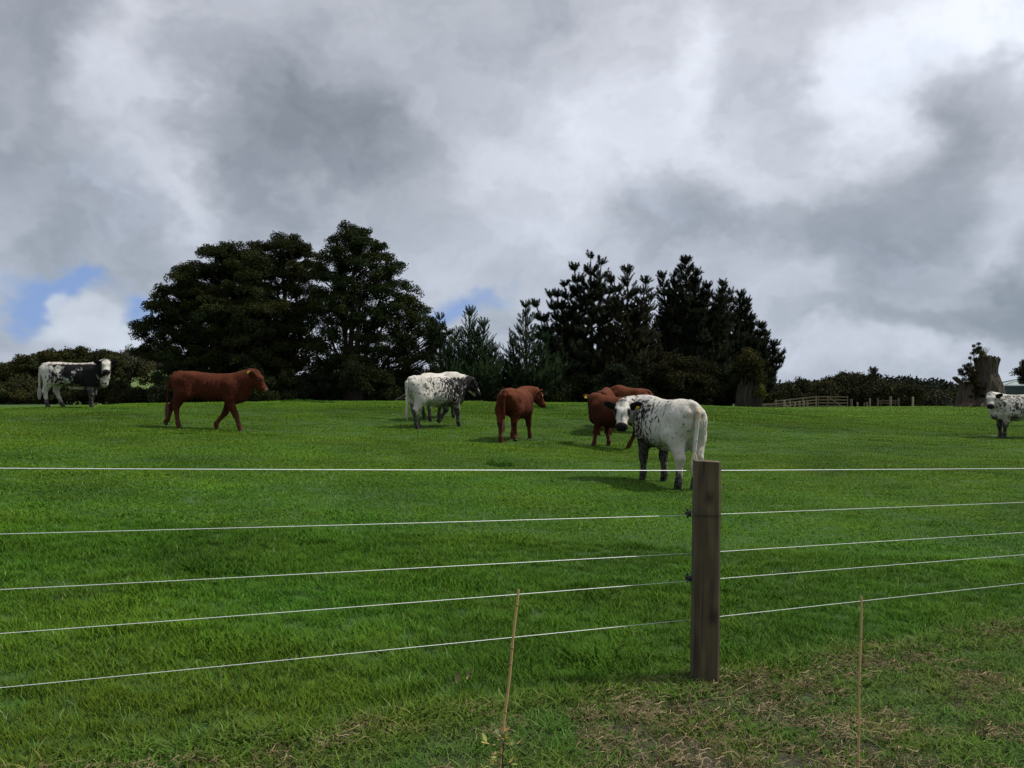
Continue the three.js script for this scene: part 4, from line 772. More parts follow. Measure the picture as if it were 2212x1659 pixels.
    // the lie of the coat
    const b = 0.36; gx += b * N3(x * 34, y * 16 + seed, z * 34); gy += b * 0.6 * N3(x * 34 + 9, y * 16, z * 34 + seed); gz += b * N3(x * 34, y * 16, z * 34 + 19);
    const l2 = Math.hypot(gx, gy, gz); nor[3 * i] = gx / l2; nor[3 * i + 1] = gy / l2; nor[3 * i + 2] = gz / l2;
  }
  const g = new THREE.BufferGeometry();
  g.setAttribute('position', new THREE.Float32BufferAttribute(P, 3)); g.setAttribute('normal', new THREE.BufferAttribute(nor, 3)); g.setAttribute('color', new THREE.BufferAttribute(col, 3)); g.setIndex(idx);
  const root = thing(name, label, category, [pos[0], groundH(pos[0], pos[1]) + lift, pos[1]], group);
  root.rotation.y = heading; root.scale.set(scale * stretch, scale, scale);
  // the legs reach the sloping ground: tilt with it
  const fx = Math.cos(heading), fzz = -Math.sin(heading), gA = groundH(pos[0] + fx * 0.5, pos[1] + fzz * 0.5), gB = groundH(pos[0] - fx * 0.5, pos[1] - fzz * 0.5);
  root.rotation.order = 'YZX'; root.rotation.z = Math.atan2(gA - gB, 1);
  root.position.y = (gA + gB) / 2 - 0.012 + lift;
  part('body', g, cowMat, root);
  hooves.forEach(([f, fet]) => {
    const r = 0.05, geo = new THREE.CylinderGeometry(0.043, 0.057, 0.075, 14, 1), d = V(f[0] - fet[0], f[1] - fet[1], f[2] - fet[2]).normalize();
    const m = part('hoof', geo, hoofMat, root); m.position.set(f[0] + 0.012, f[1] - 0.02, f[2]);
    if (f[1] > 0.09) m.quaternion.setFromUnitVectors(V(0, -1, 0), d); else m.scale.set(1.15, 1, 0.95);
  });
  for (const s of [-1, 1]) { const e = part('eye', new THREE.SphereGeometry(0.021, 14, 10), eyeMat, root); e.position.set(...hp(0.16, -0.01, s * 0.108)); }
  { // switch of the tail
    const sw = new GB(), r = rng(seed * 7 + 3), t5 = V(...tail[5]);
    for (let k = 0; k < 16; k++) { const a = r() * 6.28, q = 0.012 + 0.025 * r(), l = 0.24 + 0.14 * r(); sw.tube([t5.clone().add(V(0, 0.06, 0)), t5.clone().add(V(Math.cos(a) * q * 0.9, -0.08, Math.sin(a) * q * 0.9)), t5.clone().add(V(Math.cos(a) * q * 1.3, -l * 0.7, Math.sin(a) * q * 1.3 + tw * 0.08)), t5.clone().add(V(Math.cos(a) * q * 0.6, -l, Math.sin(a) * q * 0.6 + tw * 0.12))], [0.012, 0.016, 0.012, 0.003], 5); }
    const c = o.switchColor || [0.3, 0.28, 0.24]; part('tail_switch', sw.geo(), new THREE.MeshStandardMaterial({ color: new THREE.Color().setRGB(...c), roughness: 0.9 }), root);
  }
  if (tagEar) {
    const E = ears[tagEar > 0 ? 1 : 0], sh = new THREE.Shape(); sh.moveTo(-0.016, 0.03); sh.lineTo(0.016, 0.03); sh.lineTo(0.03, 0); sh.lineTo(0.03, -0.035); sh.lineTo(-0.03, -0.035); sh.lineTo(-0.03, 0); sh.closePath();
    const t = part('ear_tag', new THREE.ExtrudeGeometry(sh, { depth: 0.004, bevelEnabled: true, bevelSize: 0.001, bevelThickness: 0.001, bevelSegments: 1 }), new THREE.MeshStandardMaterial({ color: new THREE.Color().setRGB(...tagColor), roughness: 0.5 }), root);
    t.position.copy(E.c).addScaledVector(E.n, 0.03).addScaledVector(E.e, 0.03).addScaledVector(V(0, 1, 0), -0.025);
    t.quaternion.setFromRotationMatrix(new THREE.Matrix4().makeBasis(E.e.clone().projectOnPlane(E.n).normalize(), V(0, 1, 0).projectOnPlane(E.n).normalize(), E.n.clone()));
    if (o.tagSide) { t.quaternion.setFromRotationMatrix(new THREE.Matrix4().makeBasis(F, U, Sd)); t.position.copy(E.c).addScaledVector(Sd, 0.08 * tagEar).addScaledVector(F, -0.05); }
    if (o.tagBack) t.position.addScaledVector(E.n, -0.06);
  }
  return root;
}
const cowMat = new THREE.MeshPhysicalMaterial({ vertexColors: true, roughness: 0.85, specularIntensity: 0.15 });
const hoofMat = new THREE.MeshStandardMaterial({ color: new THREE.Color().setRGB(0.035, 0.03, 0.026), roughness: 0.6 });
const eyeMat = new THREE.MeshPhysicalMaterial({ color: new THREE.Color().setRGB(0.008, 0.006, 0.005), roughness: 0.1, clearcoat: 1 });
const CR = (a, b, t) => [mix(a[0], b[0], t), mix(a[1], b[1], t), mix(a[2], b[2], t)];
const WHITE = [0.51, 0.495, 0.445], BLACK = [0.012, 0.011, 0.012], GREY = [0.3, 0.29, 0.28], RED = [0.053, 0.0138, 0.0066], RUST = [0.11, 0.034, 0.014], PINK = [0.3, 0.17, 0.13], STAIN = [0.34, 0.25, 0.15];
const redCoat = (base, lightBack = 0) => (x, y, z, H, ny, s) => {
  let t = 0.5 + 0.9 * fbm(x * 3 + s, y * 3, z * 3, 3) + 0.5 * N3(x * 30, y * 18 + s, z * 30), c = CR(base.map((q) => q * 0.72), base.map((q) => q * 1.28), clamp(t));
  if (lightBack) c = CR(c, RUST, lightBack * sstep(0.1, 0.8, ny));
  if (y < 0.55 && !H.on) c = CR(c, [0.09, 0.035, 0.022], sstep(0.55, 0.2, y) * 0.7);
  if (H.ear) c = CR(c, [0.08, 0.026, 0.014], 0.6);
  if (H.on && H.f > 0.4) c = CR(c, PINK, sstep(0.4, 0.45, H.f) * 0.75);
  return c;
};
// white with black: m is where the black lies (0 to 1), broken up by flecks
const fleck = (x, y, z, s, fx = 21, fy = 12) => fbm(x * fx + s * 3.1, y * fy, z * fx, 3, 0.6);
const pied = (mask, face, legBlack = [0.62, 0.34]) => (x, y, z, H, ny, s) => {
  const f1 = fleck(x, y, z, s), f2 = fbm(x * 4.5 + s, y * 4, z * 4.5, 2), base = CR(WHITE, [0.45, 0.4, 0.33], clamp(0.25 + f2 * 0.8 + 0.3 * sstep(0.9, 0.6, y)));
  if (H.ear) return BLACK;
  if (H.on) return face(H, base, f1, f2);
  let m = clamp(mask(x, y, z, f2));
  const salt = fbm(x * 52, y * 34, z * 52 + s, 2), roan = clamp((m - 0.34) * 2.6) * sstep(-0.25, 0.35, salt + f1 * 0.8) * 0.8;
  let k = Math.max(sstep(0.46, 0.68, m + f1 * 0.75 + f2 * 0.12 + salt * 0.1), roan);
  if (y < 0.75) { const front = x > 0.05, hi = front ? legBlack[0] : legBlack[1], lg = sstep(hi + 0.08, hi - 0.1, y + f2 * 0.4 + f1 * 0.35) * (0.86 + 0.14 * sstep(-0.1, 0.2, f1 + salt)); k = Math.max(k * sstep(0.5, 0.75, y + 0.1), lg); }
  return CR(base, BLACK, k);
};
const blazeFace = (white, poll_ = 0.6) => (H, base, f1, f2) => { // white face with dark crown, eyes and muzzle
  const side = Math.abs(H.s), eye = Math.hypot(H.f - 0.155, (H.u + 0.012) * 1.2, side - 0.1), blaze = white - side + f1 * 0.03;
  let k = sstep(0.0, -0.025, blaze); // black outside the blaze
  k = Math.max(k, sstep(0.062, 0.04, eye), sstep(0.04, 0.0, H.f + f1 * 0.04) * poll_, sstep(0.345, 0.375, H.f + f1 * 0.02));
  return CR(base.map((q) => q * 0.95), BLACK, k);
};
const hd = (ax, az) => Math.atan2(az, ax); // facing: x across the view, z away from the camera
{
  const W = (x, d) => [(x - CX) / FOC * d, -d];
  // black-sided cow
  makeCow({ name: 'cow', label: 'black-sided cow with a white back stripe, looking at the camera in front of the hedge', pos: W(163, 25.2), heading: hd(1, 0.04), scale: 0.97, stretch: 1.1, seed: 3, cell: 0.017,
    legs: [[0.02], [-0.1], [-0.05], [0.2]], poll: [0.88, 1.34, 0.2], face: [0.36, -0.62, 0.94], deep: 0.93, belly: 0.6, switchColor: [0.42, 0.4, 0.36],
    coat: pied((x, y, z, f2) => { const side = sstep(-0.85, -0.3, x - 0.4 * (1.15 - y)) * sstep(1.3, 1.27, y + 0.05 * f2) * sstep(0.6, 0.85, y + 0.2 * f2 + 0.2 * sstep(0.1, 0.5, x)) * sstep(0.86, 0.7, x + 0.3 * (0.9 - y)); return side * (0.36 + 0.9 * f2 + 0.3 * sstep(-0.5, 0.4, x)) + 0.3 + 0.12 * sstep(-0.95, -0.4, x); }, blazeFace(0.085, 1), [0.6, 0.3]) });
  // walking red cow
  makeCow({ name: 'cow', label: 'red-brown cow walking in full side view below the broad dome tree', pos: W(452, 20.2), heading: hd(1, 0), scale: 0.985, stretch: 1.03, hs: 1.02, seed: 5, cell: 0.016,
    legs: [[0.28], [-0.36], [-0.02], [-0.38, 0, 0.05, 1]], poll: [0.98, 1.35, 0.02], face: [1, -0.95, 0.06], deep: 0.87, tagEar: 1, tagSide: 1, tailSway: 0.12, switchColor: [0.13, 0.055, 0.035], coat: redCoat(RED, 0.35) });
  // speckled bull and the white animal hidden behind it
  makeCow({ name: 'bull', category: 'bull', label: 'big white animal with black flecks and black head walking away beside the feathery conifer', pos: W(944, 23.6), heading: hd(0.7, 0.71), scale: 1.06, stretch: 1.02, seed: 8, cell: 0.017, hump: 1, muscle: 1.12, belly: 1, tagEar: -1, tagBack: 1,
    legs: [[0.12], [-0.22, -0.05, 0.12, 1], [-0.16], [0.14, -0.02]], poll: [1.08, 1.2, 0.06], face: [1, -1.1, 0.3], switchColor: [0.4, 0.34, 0.27],
    coat: pied((x, y, z) => 0.38 + 0.26 * sstep(-0.25, 0.45, x) * sstep(1.33, 1.2, y) + 0.14 * sstep(-0.75, -0.3, x) - 0.2 * sstep(1.26, 1.32, y) - 0.15 * sstep(0.85, 0.65, y) + 0.4 * sstep(0.76, 0.98, x), (H, b, f1, f2) => blazeFace(0.035, 1)(H, b, f1, f2), [0.62, 0.5]) });
  makeCow({ name: 'cow', label: 'white cow almost hidden behind the big flecked animal, only back and legs showing', pos: W(946, 25.8), heading: hd(0.42, 0.9), scale: 1.03, seed: 9, cell: 0.022,
    legs: [[0.15], [-0.1], [-0.1], [0.15]], poll: [1.0, 0.85, 0], face: [0.7, -1, 0], coat: pied(() => 0.2, blazeFace(0.03, 1), [0.6, 0.55]) });
  // red cow from behind
  makeCow({ name: 'cow', label: 'red-brown cow seen from behind, walking away alone in the middle of the paddock', pos: W(1114, 21.2), heading: hd(0.3, 0.95), scale: 0.95, seed: 12, cell: 0.016,
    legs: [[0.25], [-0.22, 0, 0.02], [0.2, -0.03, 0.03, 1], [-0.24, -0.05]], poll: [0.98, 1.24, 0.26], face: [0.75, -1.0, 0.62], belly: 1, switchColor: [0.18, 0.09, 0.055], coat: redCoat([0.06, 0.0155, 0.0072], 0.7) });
  // the three red cows behind the white one
  makeCow({ name: 'cow', label: 'dark red-brown cow standing directly behind the head of the nearest white cow', pos: W(1330, 20.6), heading: hd(-0.72, 0.69), scale: 0.92, seed: 14, cell: 0.017,
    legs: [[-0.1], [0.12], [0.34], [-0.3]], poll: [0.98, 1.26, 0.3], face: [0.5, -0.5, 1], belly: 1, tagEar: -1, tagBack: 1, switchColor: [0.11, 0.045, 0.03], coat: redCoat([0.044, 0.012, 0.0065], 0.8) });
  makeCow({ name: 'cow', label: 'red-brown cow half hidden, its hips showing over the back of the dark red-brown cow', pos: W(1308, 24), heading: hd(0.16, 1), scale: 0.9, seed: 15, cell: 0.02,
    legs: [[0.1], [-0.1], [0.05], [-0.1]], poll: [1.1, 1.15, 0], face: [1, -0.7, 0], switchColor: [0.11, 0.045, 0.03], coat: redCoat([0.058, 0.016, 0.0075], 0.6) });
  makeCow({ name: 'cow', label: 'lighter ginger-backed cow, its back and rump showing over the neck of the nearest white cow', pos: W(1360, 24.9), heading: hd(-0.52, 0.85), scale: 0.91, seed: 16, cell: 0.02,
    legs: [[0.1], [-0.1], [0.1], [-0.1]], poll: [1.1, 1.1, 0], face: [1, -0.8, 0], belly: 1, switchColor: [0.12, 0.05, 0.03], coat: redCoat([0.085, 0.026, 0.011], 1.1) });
  // nearest white cow
  makeCow({ name: 'cow', label: 'white cow nearest the fence post, rump turned to the camera and head looking back', pos: W(1441, 13.95), heading: hd(-0.29, 0.957), scale: 1.03, hs: 1.0, seed: 21, cell: 0.0115, tagEar: -1,
    legs: [[-0.06, -0.02], [0.1, -0.02], [0.06], [-0.05]], poll: [0.6, 1.205, -0.485], face: [-0.75, -0.72, -0.38], belly: 1, udder: 1, switchColor: [0.5, 0.43, 0.3], tailSway: -0.06,
    coat: (x, y, z, H, ny, s) => {
      const c = pied((x2, y2, z2) => 0.38 + 0.24 * sstep(-0.4, 0.4, x2) * sstep(1.36, 1.18, y2) + 0.06 * sstep(0.2, 0.7, x2) - 0.1 * sstep(-0.3, -0.7, x2), (h2, b, f1, f2) => {
        const side = Math.abs(h2.s), eye = Math.hypot(h2.f - 0.16, (h2.u - 0.0) * 0.8, side - 0.1), k = Math.max(sstep(0.075, 0.05, eye), sstep(0.35, 0.38, h2.f + f1 * 0.02), sstep(0.045, 0.0, h2.f + side * 0.5 + f1 * 0.06) * 0.8, 0.7 * sstep(0.035, 0.0, side + f1 * 0.04) * sstep(0.18, 0.28, h2.f), 0.55 * sstep(0.1, 0.02, h2.f) * sstep(0.06, 0.02, side + f1 * 0.03), 0.4 * sstep(0.07, 0.13, side) * sstep(-0.1, 0.3, f1 + 0.2));
        return CR(b, BLACK, k);
      }, [0.7, 0.4])(x, y, z, H, ny, s);
      const rump = sstep(-0.72, -0.86, x) * sstep(0.9, 1.1, y) * sstep(1.3, 1.2, y) * sstep(0.16, 0.06, Math.abs(z)) * sstep(-0.1, 0.35, fbm(x * 9, y * 9, z * 9, 3) + 0.15); // stained below the tail
      return CR(c, STAIN, rump * 0.85);
    } });
  // roan cow cut by the frame
  makeCow({ name: 'cow', label: 'grey-speckled cow facing the camera beside the great hollow stump', pos: W(2200, 26.6), heading: hd(-1, -0.12), scale: 1.0, stretch: 1.05, seed: 27, cell: 0.017,
    legs: [[0.0], [0.1, 0.0], [0.1], [-0.1]], poll: [0.96, 1.3, -0.16], face: [0.56, -0.68, -0.82], belly: 1, switchColor: [0.3, 0.3, 0.28],
    coat: pied((x, y, z) => 0.5 + 0.08 * sstep(0.85, 0.2, x) * sstep(1.34, 1.26, y) - 0.12 * sstep(0.95, 0.7, y) - 0.4 * sstep(1.3, 1.33, y), (H, b, f1, f2) => blazeFace(0.17, 0.5)(H, CR(b, GREY, 0.45), f1, f2), [0.64, 0.4]) });
}
// ------------------------------------------------------------------ farm gate, rails and posts far across the paddock
const railTex = tex(64, 256, (u, v) => { const q = 150 + 60 * fbm(u * 14, v * 1.5, 2.2, 4); return [q, q * 0.93, q * 0.8]; }, true);
const railMat = new THREE.MeshStandardMaterial({ map: railTex, color: new THREE.Color().setRGB(0.62, 0.6, 0.5), roughness: 0.95 });
const paleMat = new THREE.MeshStandardMaterial({ map: railTex, color: new THREE.Color().setRGB(1, 0.98, 0.75), roughness: 0.95 });
const darkMat = new THREE.MeshStandardMaterial({ map: railTex, color: new THREE.Color().setRGB(0.3, 0.27, 0.23), roughness: 0.95 });
const slab = (w, h, d, seed) => { const g = new THREE.BoxGeometry(w, h, d, 3, 3, 1), p = g.attributes.position; for (let i = 0; i < p.count; i++) p.setXYZ(i, p.getX(i), p.getY(i) + 0.015 * N3(p.getX(i) * 0.8, seed, 1), p.getZ(i) + 0.015 * N3(p.getX(i), p.getY(i), seed)); g.computeVertexNormals(); return g; };
const DG = 130, bar = (parent, name, a, b, h, d, mat, seed) => { const len = Math.hypot(b[0] - a[0], b[1] - a[1], b[2] - a[2]), m = part(name, slab(len, h, d, seed), mat, parent); m.position.set((a[0] + b[0]) / 2, (a[1] + b[1]) / 2, (a[2] + b[2]) / 2).sub(parent.position); m.lookAt(b[0], b[1], b[2]); m.rotateY(-Math.PI / 2); return m; };
const roundPost = (h, r, seed) => { const pts = [], rr = []; for (let i = 0; i <= 6; i++) { pts.push(V(0.02 * N3(i * 0.6, seed, 1), -0.3 + (h + 0.3) * i / 6, 0.02 * N3(i * 0.6, seed, 4))); rr.push(r * (1.06 - 0.1 * i / 6)); } return new GB().tube(pts, rr, 8, 0.15, seed).geo(); };
{ // railed fence, ending in the gate
  const f0 = at(1673, 880, DG), gy = (p) => groundH(p[0], p[2]), f = thing('rail_fence', 'weathered rail fence sloping up to the farm gate in front of the distant trees', 'fence', [f0[0], gy(f0), f0[2]]);
  const xs = [1676, 1706, 1735, 1763];
  [[1671, 861.5, 858, 855.5, 866, 1763], [1676, 869, 866, 862, 866, 1763], [1676, 874, 872, 868, 866, 1763]].forEach(([x0, y0, , y1, , x1], i) => bar(f, 'rail', at(x0 + 2, [866.5, 872, 877][i], DG), at(1763, [857, 864, 870.5][i], DG), 0.16, 0.05, railMat, i));
  bar(f, 'rail', at(1700, 881, DG), at(1763, 877, DG), 0.14, 0.05, railMat, 7);
  xs.forEach((x, i) => { const p = at(x, 880, DG + 0.14), y = gy(p), tp = at(x, [863, 861.5, 858.5, 855.5][i], DG + 0.14)[1], m = part('post', roundPost(tp - y, 0.1, x), railMat, f); m.position.set(p[0] - f.position.x, y - f.position.y, p[2] - f.position.z); });
  const g0 = at(1766, 880, DG), g = thing('farm_gate', 'wooden farm gate with level rails and one diagonal brace', 'gate', [g0[0], gy(g0), g0[2]]);
  for (let i = 0; i < 4; i++) bar(g, 'rail', at(1766, 857 + i * 6.6, DG), at(1832, 857 + i * 6.6 + 0.4, DG), 0.13, 0.04, railMat, 20 + i);
  for (const x of [1767.5, 1788, 1831]) bar(g, 'upright', at(x, 855.5, DG - 0.06), at(x, 879.5, DG - 0.06), 0.16, 0.05, railMat, x);
  bar(g, 'brace', at(1789, 857, DG - 0.12), at(1819, 878.5, DG - 0.12), 0.13, 0.04, railMat, 31);
}
// separate posts
const postAt = (x, yt, yb, r, mat, label, lean = 0, D = DG) => { const p = at(x, yb, D), y = groundH(p[0], p[2]), h = at(x, yt, D)[1] - y, m = top('fence_post', roundPost(h, r, x), mat, label, 'post', 'weathered posts on either side of the farm gate'); m.position.set(p[0], y, p[2]); m.rotation.z = lean; return m; };
postAt(1694, 864, 880, 0.16, railMat, 'tallest bare post beside the broken rails, before the railed fence', 0, 124);
[[1706, 868], [1717, 869], [1727, 866], [1735.5, 866.5], [1744, 868]].forEach(([x, yt], i) => postAt(x, yt, 880, 0.13, railMat, ['post next to the tall bare one, on the gate side', 'middle post of the bare row before the railed fence', 'taller post just past the middle of the bare row', 'last tall post before the railed fence', 'short post touching the start of the railed fence'][i], (i % 3 - 1) * 0.03, 124));
postAt(1839, 862, 878, 0.19, darkMat, 'thick dark post on which the farm gate closes');
postAt(1852.5, 869, 877, 0.13, railMat, 'short post close past the thick gate post', 0.04);
postAt(1867, 870, 876.5, 0.11, darkMat, 'dark stubby post between the gate and the tall thin posts');
postAt(1874, 869, 876.5, 0.12, railMat, 'short leaning post between the gate and the tall thin posts', 0.1);
postAt(1879, 860, 876, 0.13, railMat, 'first tall thin post past the gate');
postAt(1896, 860, 876, 0.13, darkMat, 'dark tall post at the near end of the dark railing');
postAt(1924, 856, 876, 0.17, railMat, 'tallest post past the gate, in the middle of the dark railing');
postAt(1941, 860, 876, 0.14, darkMat, 'dark tall post at the far end of the dark railing');
postAt(1972, 857, 874, 0.15, paleMat, 'pale yellowish post standing alone before the great stump');
{
  const a = at(1898, 868, DG + 1), t = thing('railing', 'dark low railing behind the tall posts past the gate', 'fence', [a[0], groundH(a[0], a[2]), a[2]]);
  bar(t, 'rail', at(1897, 866.5, DG + 1), at(1941, 864.8, DG + 1), 0.16, 0.06, darkMat, 3); bar(t, 'rail', at(1897, 871.5, DG + 1), at(1941, 870, DG + 1), 0.14, 0.06, darkMat, 4);
  for (const x of [1903, 1918, 1934]) bar(t, 'upright', at(x, 864.5, DG + 1.1), at(x, 877, DG + 1.1), 0.16, 0.08, darkMat, x);
  const b = at(1650, 874, 120), q = thing('broken_fence', 'broken-down rails lying low beside the grey dead stump', 'fence', [b[0], groundH(b[0], b[2]), b[2]]);
  bar(q, 'rail', at(1647, 874.5, 120), at(1681, 871.5, 120), 0.2, 0.1, railMat, 8); bar(q, 'rail', at(1656, 878.5, 120), at(1690, 875, 120), 0.16, 0.1, darkMat, 9); bar(q, 'rail', at(1693, 871, 119.8), at(1703, 879, 119.8), 0.16, 0.1, paleMat, 10);
  for (const x of [1652, 1666, 1680]) bar(q, 'post', at(x, 872, 120.2), at(x + 1, 881, 120.2), 0.2, 0.12, railMat, x);
}

// ------------------------------------------------------------------ dead stumps
const stumpTex = tex(256, 256, (u, v) => { const q = 150 + 150 * fbm(Math.cos(u * 6.283) * 6, v * 2.2, Math.sin(u * 6.283) * 6, 5, 0.6) - 50 * sstep(0.1, 0.5, fbm(Math.cos(u * 6.283) * 2, v * 2, Math.sin(u * 6.283) * 2 + 5, 3)); return [q, q * 0.94, q * 0.85]; }, true);
const stumpMat = new THREE.MeshStandardMaterial({ map: stumpTex, bumpMap: stumpTex, bumpScale: 0.12, color: new THREE.Color().setRGB(0.2, 0.175, 0.145), roughness: 0.95 });
// fluted hollow column; rings are [height, centre x, half width, half depth]
function stump(rings, seed, flute = 0.16, hollow = 0.3, jag = 0.36) {
  const g = new GB(), n = 72, m = 30, row = [];
  const ringAt = (t) => { let i = 0; while (i < rings.length - 2 && t > rings[i + 1][0]) i++; const a = rings[i], b = rings[i + 1], s = clamp((t - a[0]) / (b[0] - a[0])); return a.map((q, k) => mix(q, b[k], s)); };
  const h0 = rings[0][0], h1 = rings[rings.length - 1][0];
  for (let k = 0; k <= m; k++) {
    const y = mix(h0, h1, k / m), [, cx, rx, rz] = ringAt(y), r = [];
    for (let i = 0; i <= n; i++) { const th = (i % n) / n * 6.2832, c = Math.cos(th), s = Math.sin(th), f = 1 - 0.16 * Math.pow(Math.abs(Math.sin(th * 5.5 + 2.2 * N3(c, y * 0.4 + seed, s))), 0.6) * (0.6 + 0.8 * Math.abs(N3(c * 3, y * 0.25, s * 3 + seed))) + 0.06 + flute * (N3(c * 2.6 + seed, y * 0.35, s * 2.6) * 1.5 + 0.5 * N3(c * 7 + y * 0.5, y * 0.5 + seed, s * 7)) + 0.05 * N3(c * 9, y * 3, s * 9 + seed); r.push(g.v(cx + c * rx * f, y + (k > m - 3 ? (k - m + 3) / 3 * jag * N3(c * 3.7, seed, s * 3.7) : 0), s * rz * f, i / n * 2, y / 2)); }
    row.push(r);
  }
  for (let k = 0; k < m; k++) for (let i = 0; i < n; i++) g.quad(row[k][i], row[k + 1][i], row[k + 1][i + 1], row[k][i + 1]);
  const [, cx, rx, rz] = ringAt(h1), inner = []; // hollow top
  for (let i = 0; i <= n; i++) { const th = (i % n) / n * 6.2832; inner.push(g.v(cx + Math.cos(th) * rx * 0.62, h1 - hollow, Math.sin(th) * rz * 0.62, i / n * 2, (h1 - hollow) / 2)); }
  for (let i = 0; i < n; i++) g.quad(row[m][i], inner[i], inner[i + 1], row[m][i + 1]);
  const c = g.v(cx, h1 - hollow - 0.1, 0, 0.5, 0.5); for (let i = 0; i < n; i++) g.tri(inner[i], c, inner[i + 1]);
  return g.geo();
}
{
  const D = 60, k = D / FOC, b = at(2120, 877, D), gy = groundH(b[0], b[2]), X = (x) => (x - 2120) * k, Y = (y) => EYE - (y - CY) * k - gy, Wd = (w) => w * k;
  const t = thing('tree_stump', 'great hollow grey tree stump flaring to a flat top, with plants growing on it', 'stump', [b[0], gy, b[2]]);
  part('trunk', stump([[-0.2, X(2124), Wd(48), 1.3], [Y(868), X(2126), Wd(42), 1.1], [Y(850), X(2130), Wd(34), 0.95], [Y(825), X(2132), Wd(27), 0.8], [Y(805), X(2131), Wd(20.5), 0.62], [Y(795), X(2131), Wd(21), 0.62], [Y(782), X(2131.5), Wd(24), 0.7], [Y(773.5), X(2132), Wd(26.5), 0.75]], 3, 0.15, 0.5), stumpMat, t);
  part('side_trunk', stump([[-0.2, X(2080), Wd(24), 0.7], [Y(862), X(2080), Wd(19), 0.55], [Y(840), X(2082), Wd(16), 0.45], [Y(823), X(2082), Wd(13.5), 0.4]], 11, 0.18, 0.3), stumpMat, t).position.z = 0.35;
  part('slab', stump([[-0.1, X(2150), Wd(10), 0.3], [Y(840), X(2155), Wd(7), 0.2], [Y(796), X(2152), Wd(4), 0.12]], 17, 0.2, 0.05), stumpMat, t).position.z = -0.35;
  const pl = part('broken_slab', slab(Wd(17), Wd(5), 0.5, 4), stumpMat, t); pl.position.set(X(2063), Y(821), 0.3); pl.rotation.z = -0.75;
  const pl2 = part('broken_slab', slab(Wd(10), Wd(2.2), 0.3, 6), new THREE.MeshStandardMaterial({ color: new THREE.Color().setRGB(0.34, 0.32, 0.29), roughness: 0.9 }), t); pl2.position.set(X(2075), Y(823.5), 0.75);
  const sp = part('splinter', new GB().tube([V(X(2153), Y(774), 0), V(X(2149), Y(770.5), 0), V(X(2146.5), Y(768), 0)], [0.05, 0.06, 0.012], 5).geo(), darkMat, t);
  // low dead litter of roots round the foot
  part('roots', mergeGeometries([0, 1, 2, 3, 4, 5, 6].map((i) => { const a = -2.6 + i * 0.75, s = [-70, -45, -20, 5, 25, 44, -60][i]; return new GB().tube([V(X(2120 + s * 0.5), 0.35, 0.6), V(X(2120 + s * 0.8), 0.16, 1.0 + 0.2 * N3(i, 1, 1)), V(X(2120 + s * 1.15), -0.06, 1.25)], [0.26, 0.17, 0.07], 7, 0.3, i).geo(); })), new THREE.MeshStandardMaterial({ map: stumpTex, color: new THREE.Color().setRGB(0.16, 0.12, 0.09), roughness: 1 }), t);
  const perch = (label, x, y, s, col, pads, flat, seed, zz, lob) => padTree({ name: 'perched_shrub', label, cat: 'shrub', D: D - zz, seed, col, pads, base: [x, 877], density: 60, padR: [0.1, 0.26], flat, depth: 0.3, sprayScale: 0.45, trunkR: 0.03, lobes: lob || [[x, y, s]], stems: [[x, x, y, 0.03]] });
  const fronds = (label, x, y, n, h, wid, lean, col, seed) => { const m = top('perched_fern', tuft(seed, n, 0.22, h, wid, lean, 0), new THREE.MeshStandardMaterial({ color: new THREE.Color().setRGB(...col), roughness: 0.9, side: THREE.DoubleSide }), label, 'fern'); m.position.set(...at(x, y, D)); return m; };
  fronds('yellow-green spiky tuft sprouting from the middle of the flat stump top', 2123, 775, 70, 0.75, 0.05, 0.55, [0.13, 0.125, 0.035], 71);
  fronds('low greenish fringe of plants along the edge of the flat stump top', 2133, 775, 60, 0.3, 0.05, 0.9, [0.07, 0.075, 0.025], 75);
  perch('thin dark twiggy shrub leaning off the top of the great stump', 2104, 762, 6, [0.035, 0.042, 0.018], 14, 0.4, 72, 0.2, [[2108, 760, 6], [2101, 751, 3], [2117, 745, 3], [2106, 775, 4], [2113, 755, 4]]);
  perch('small bushy shrub growing from the broken shoulder of the great stump', 2088, 800, 11, [0.04, 0.044, 0.02], 16, 0.6, 73, 0.3, [[2090, 795, 9], [2082, 803, 8], [2098, 805, 8]]);
  perch('dark brown mass of fern filling the hollow between the two parts of the great stump', 2096, 825, 16, [0.032, 0.03, 0.013], 44, 0.7, 74, 0.5, [[2085, 813, 11], [2100, 815, 14], [2104, 830, 16], [2108, 848, 15], [2095, 862, 9]]);
}
{
  const D = 49.6, k = D / FOC, b = at(1612, 878, D), gy = groundH(b[0], b[2]), X = (x) => (x - 1612) * k, Y = (y) => EYE - (y - CY) * k - gy;
  const t = thing('dead_stump', 'grey splintered dead stump at the edge of the dense pines', 'stump', [b[0], gy, b[2]]);
  const gm = new THREE.MeshStandardMaterial({ map: stumpTex, bumpMap: stumpTex, bumpScale: 0.05, color: new THREE.Color().setRGB(0.12, 0.11, 0.095), roughness: 0.95 });
  part('trunk', stump([[-0.2, X(1610), 26 * k, 0.5], [Y(866), X(1612), 22 * k, 0.42], [Y(845), X(1615), 20 * k, 0.38], [Y(830), X(1617), 18 * k, 0.34]], 23, 0.34, 0.5, 0.75), gm, t);
  [[1592, 846, 5], [1600, 836, 6], [1634, 832, 5], [1639, 852, 4]].forEach(([x, y, w], i) => part('splinter', stump([[-0.1, X(x), w * k * 1.3, 0.12], [Y(y + 12), X(x), w * k, 0.1], [Y(y), X(x + 1), w * k * 0.5, 0.05]], 30 + i, 0.25, 0.03), gm, t).position.z = 0.3);
}
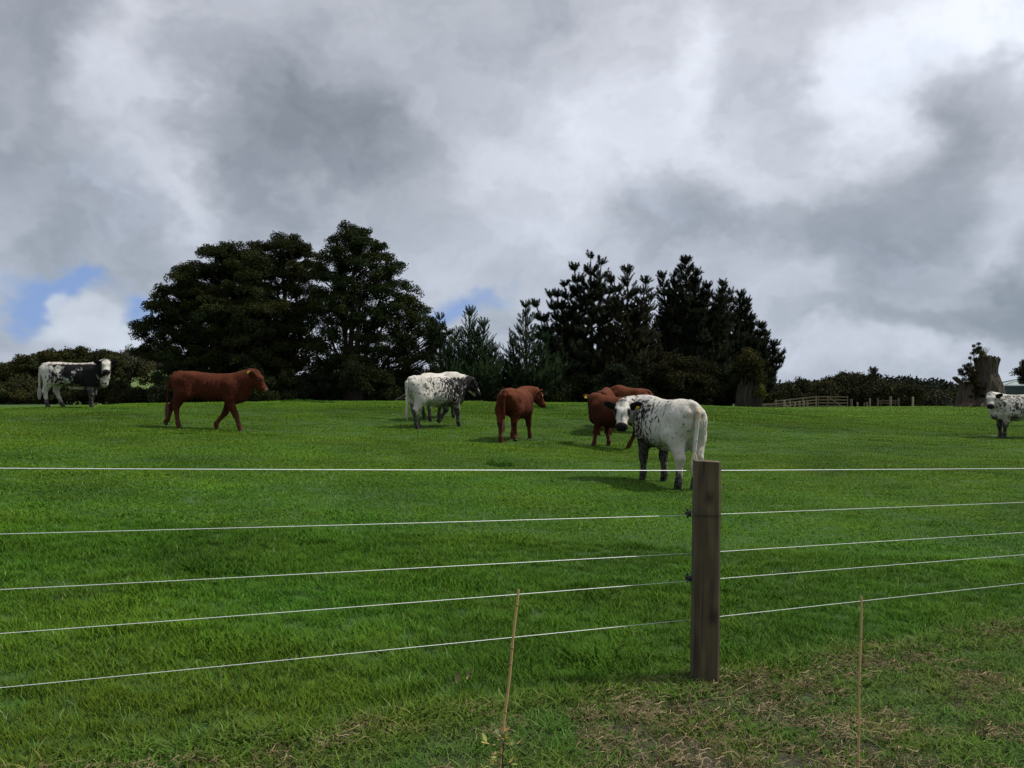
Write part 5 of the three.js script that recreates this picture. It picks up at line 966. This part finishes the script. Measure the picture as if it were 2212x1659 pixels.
{ // bleached dead branch at the foot of the native trees
  const p = at(868, 860, 45), y = groundH(p[0], p[2]), g = new GB();
  const q = (x, yy) => V((x - 868) / FOC * 45, EYE - (yy - CY) / FOC * 45 - y, 0);
  g.tube([q(845, 875), q(858, 862), q(876, 852), q(890, 846)], [0.05, 0.04, 0.03, 0.015], 6, 0.2); g.tube([q(858, 862), q(874, 861), q(895, 856)], [0.03, 0.025, 0.012], 5, 0.2, 2); g.tube([q(876, 852), q(880, 862), q(898, 866)], [0.02, 0.02, 0.01], 5, 0.2, 3);
  const m = top('dead_branch', g.geo(), BARK.grey, 'bleached dead branch lying behind the tail of the flecked bull', 'branch'); m.position.set(p[0], y, p[2]);
}

// ------------------------------------------------------------------ water tank
{
  const D = 86, k = D / FOC, r = 92 * k, b = at(2253, 876, D), gy = groundH(b[0], b[2]), yw = EYE - (833 - CY) * k - gy, ya = EYE - (817 - CY) * k - gy;
  const t = thing('water_tank', 'round dark green water tank with a low pale domed roof', 'water tank', [b[0], gy, b[2]]);
  const wallMat = new THREE.MeshStandardMaterial({ color: new THREE.Color().setRGB(0.03, 0.055, 0.05), roughness: 0.55 }), roofMat = new THREE.MeshStandardMaterial({ color: new THREE.Color().setRGB(0.3, 0.36, 0.34), roughness: 0.5 }), ribMat = new THREE.MeshStandardMaterial({ color: new THREE.Color().setRGB(0.06, 0.09, 0.085), roughness: 0.6 });
  const prof = [[r * 0.99, 0]]; for (let i = 0; i < 24; i++) { const y = yw * (i + 0.5) / 24; prof.push([r + (i % 2 ? 0.012 : -0.012), y]); } prof.push([r, yw]);
  part('wall', new THREE.LatheGeometry(prof.map(([x, y]) => new THREE.Vector2(x, y)), 64), wallMat, t);
  part('roof', new THREE.LatheGeometry([[r * 1.02, yw - 0.05], [r * 1.02, yw + 0.04], [r * 0.86, mix(yw, ya, 0.38)], [r * 0.6, mix(yw, ya, 0.74)], [r * 0.3, mix(yw, ya, 0.94)], [0.01, ya]].map(([x, y]) => new THREE.Vector2(x, y)), 48), roofMat, t);
  for (let i = 0; i < 16; i++) { const a = i / 16 * 6.2832 + 0.2, c = Math.cos(a), s = Math.sin(a); part('rib', new GB().tube([V(r * 1.0 * c, yw + 0.05, r * 1.0 * s), V(r * 0.86 * c, mix(yw, ya, 0.38) + 0.02, r * 0.86 * s), V(r * 0.6 * c, mix(yw, ya, 0.74) + 0.02, r * 0.6 * s), V(r * 0.3 * c, mix(yw, ya, 0.94) + 0.02, r * 0.3 * s)], [0.06, 0.06, 0.06, 0.06], 5).geo(), ribMat, t); }
}
renderer.render(scene, camera);
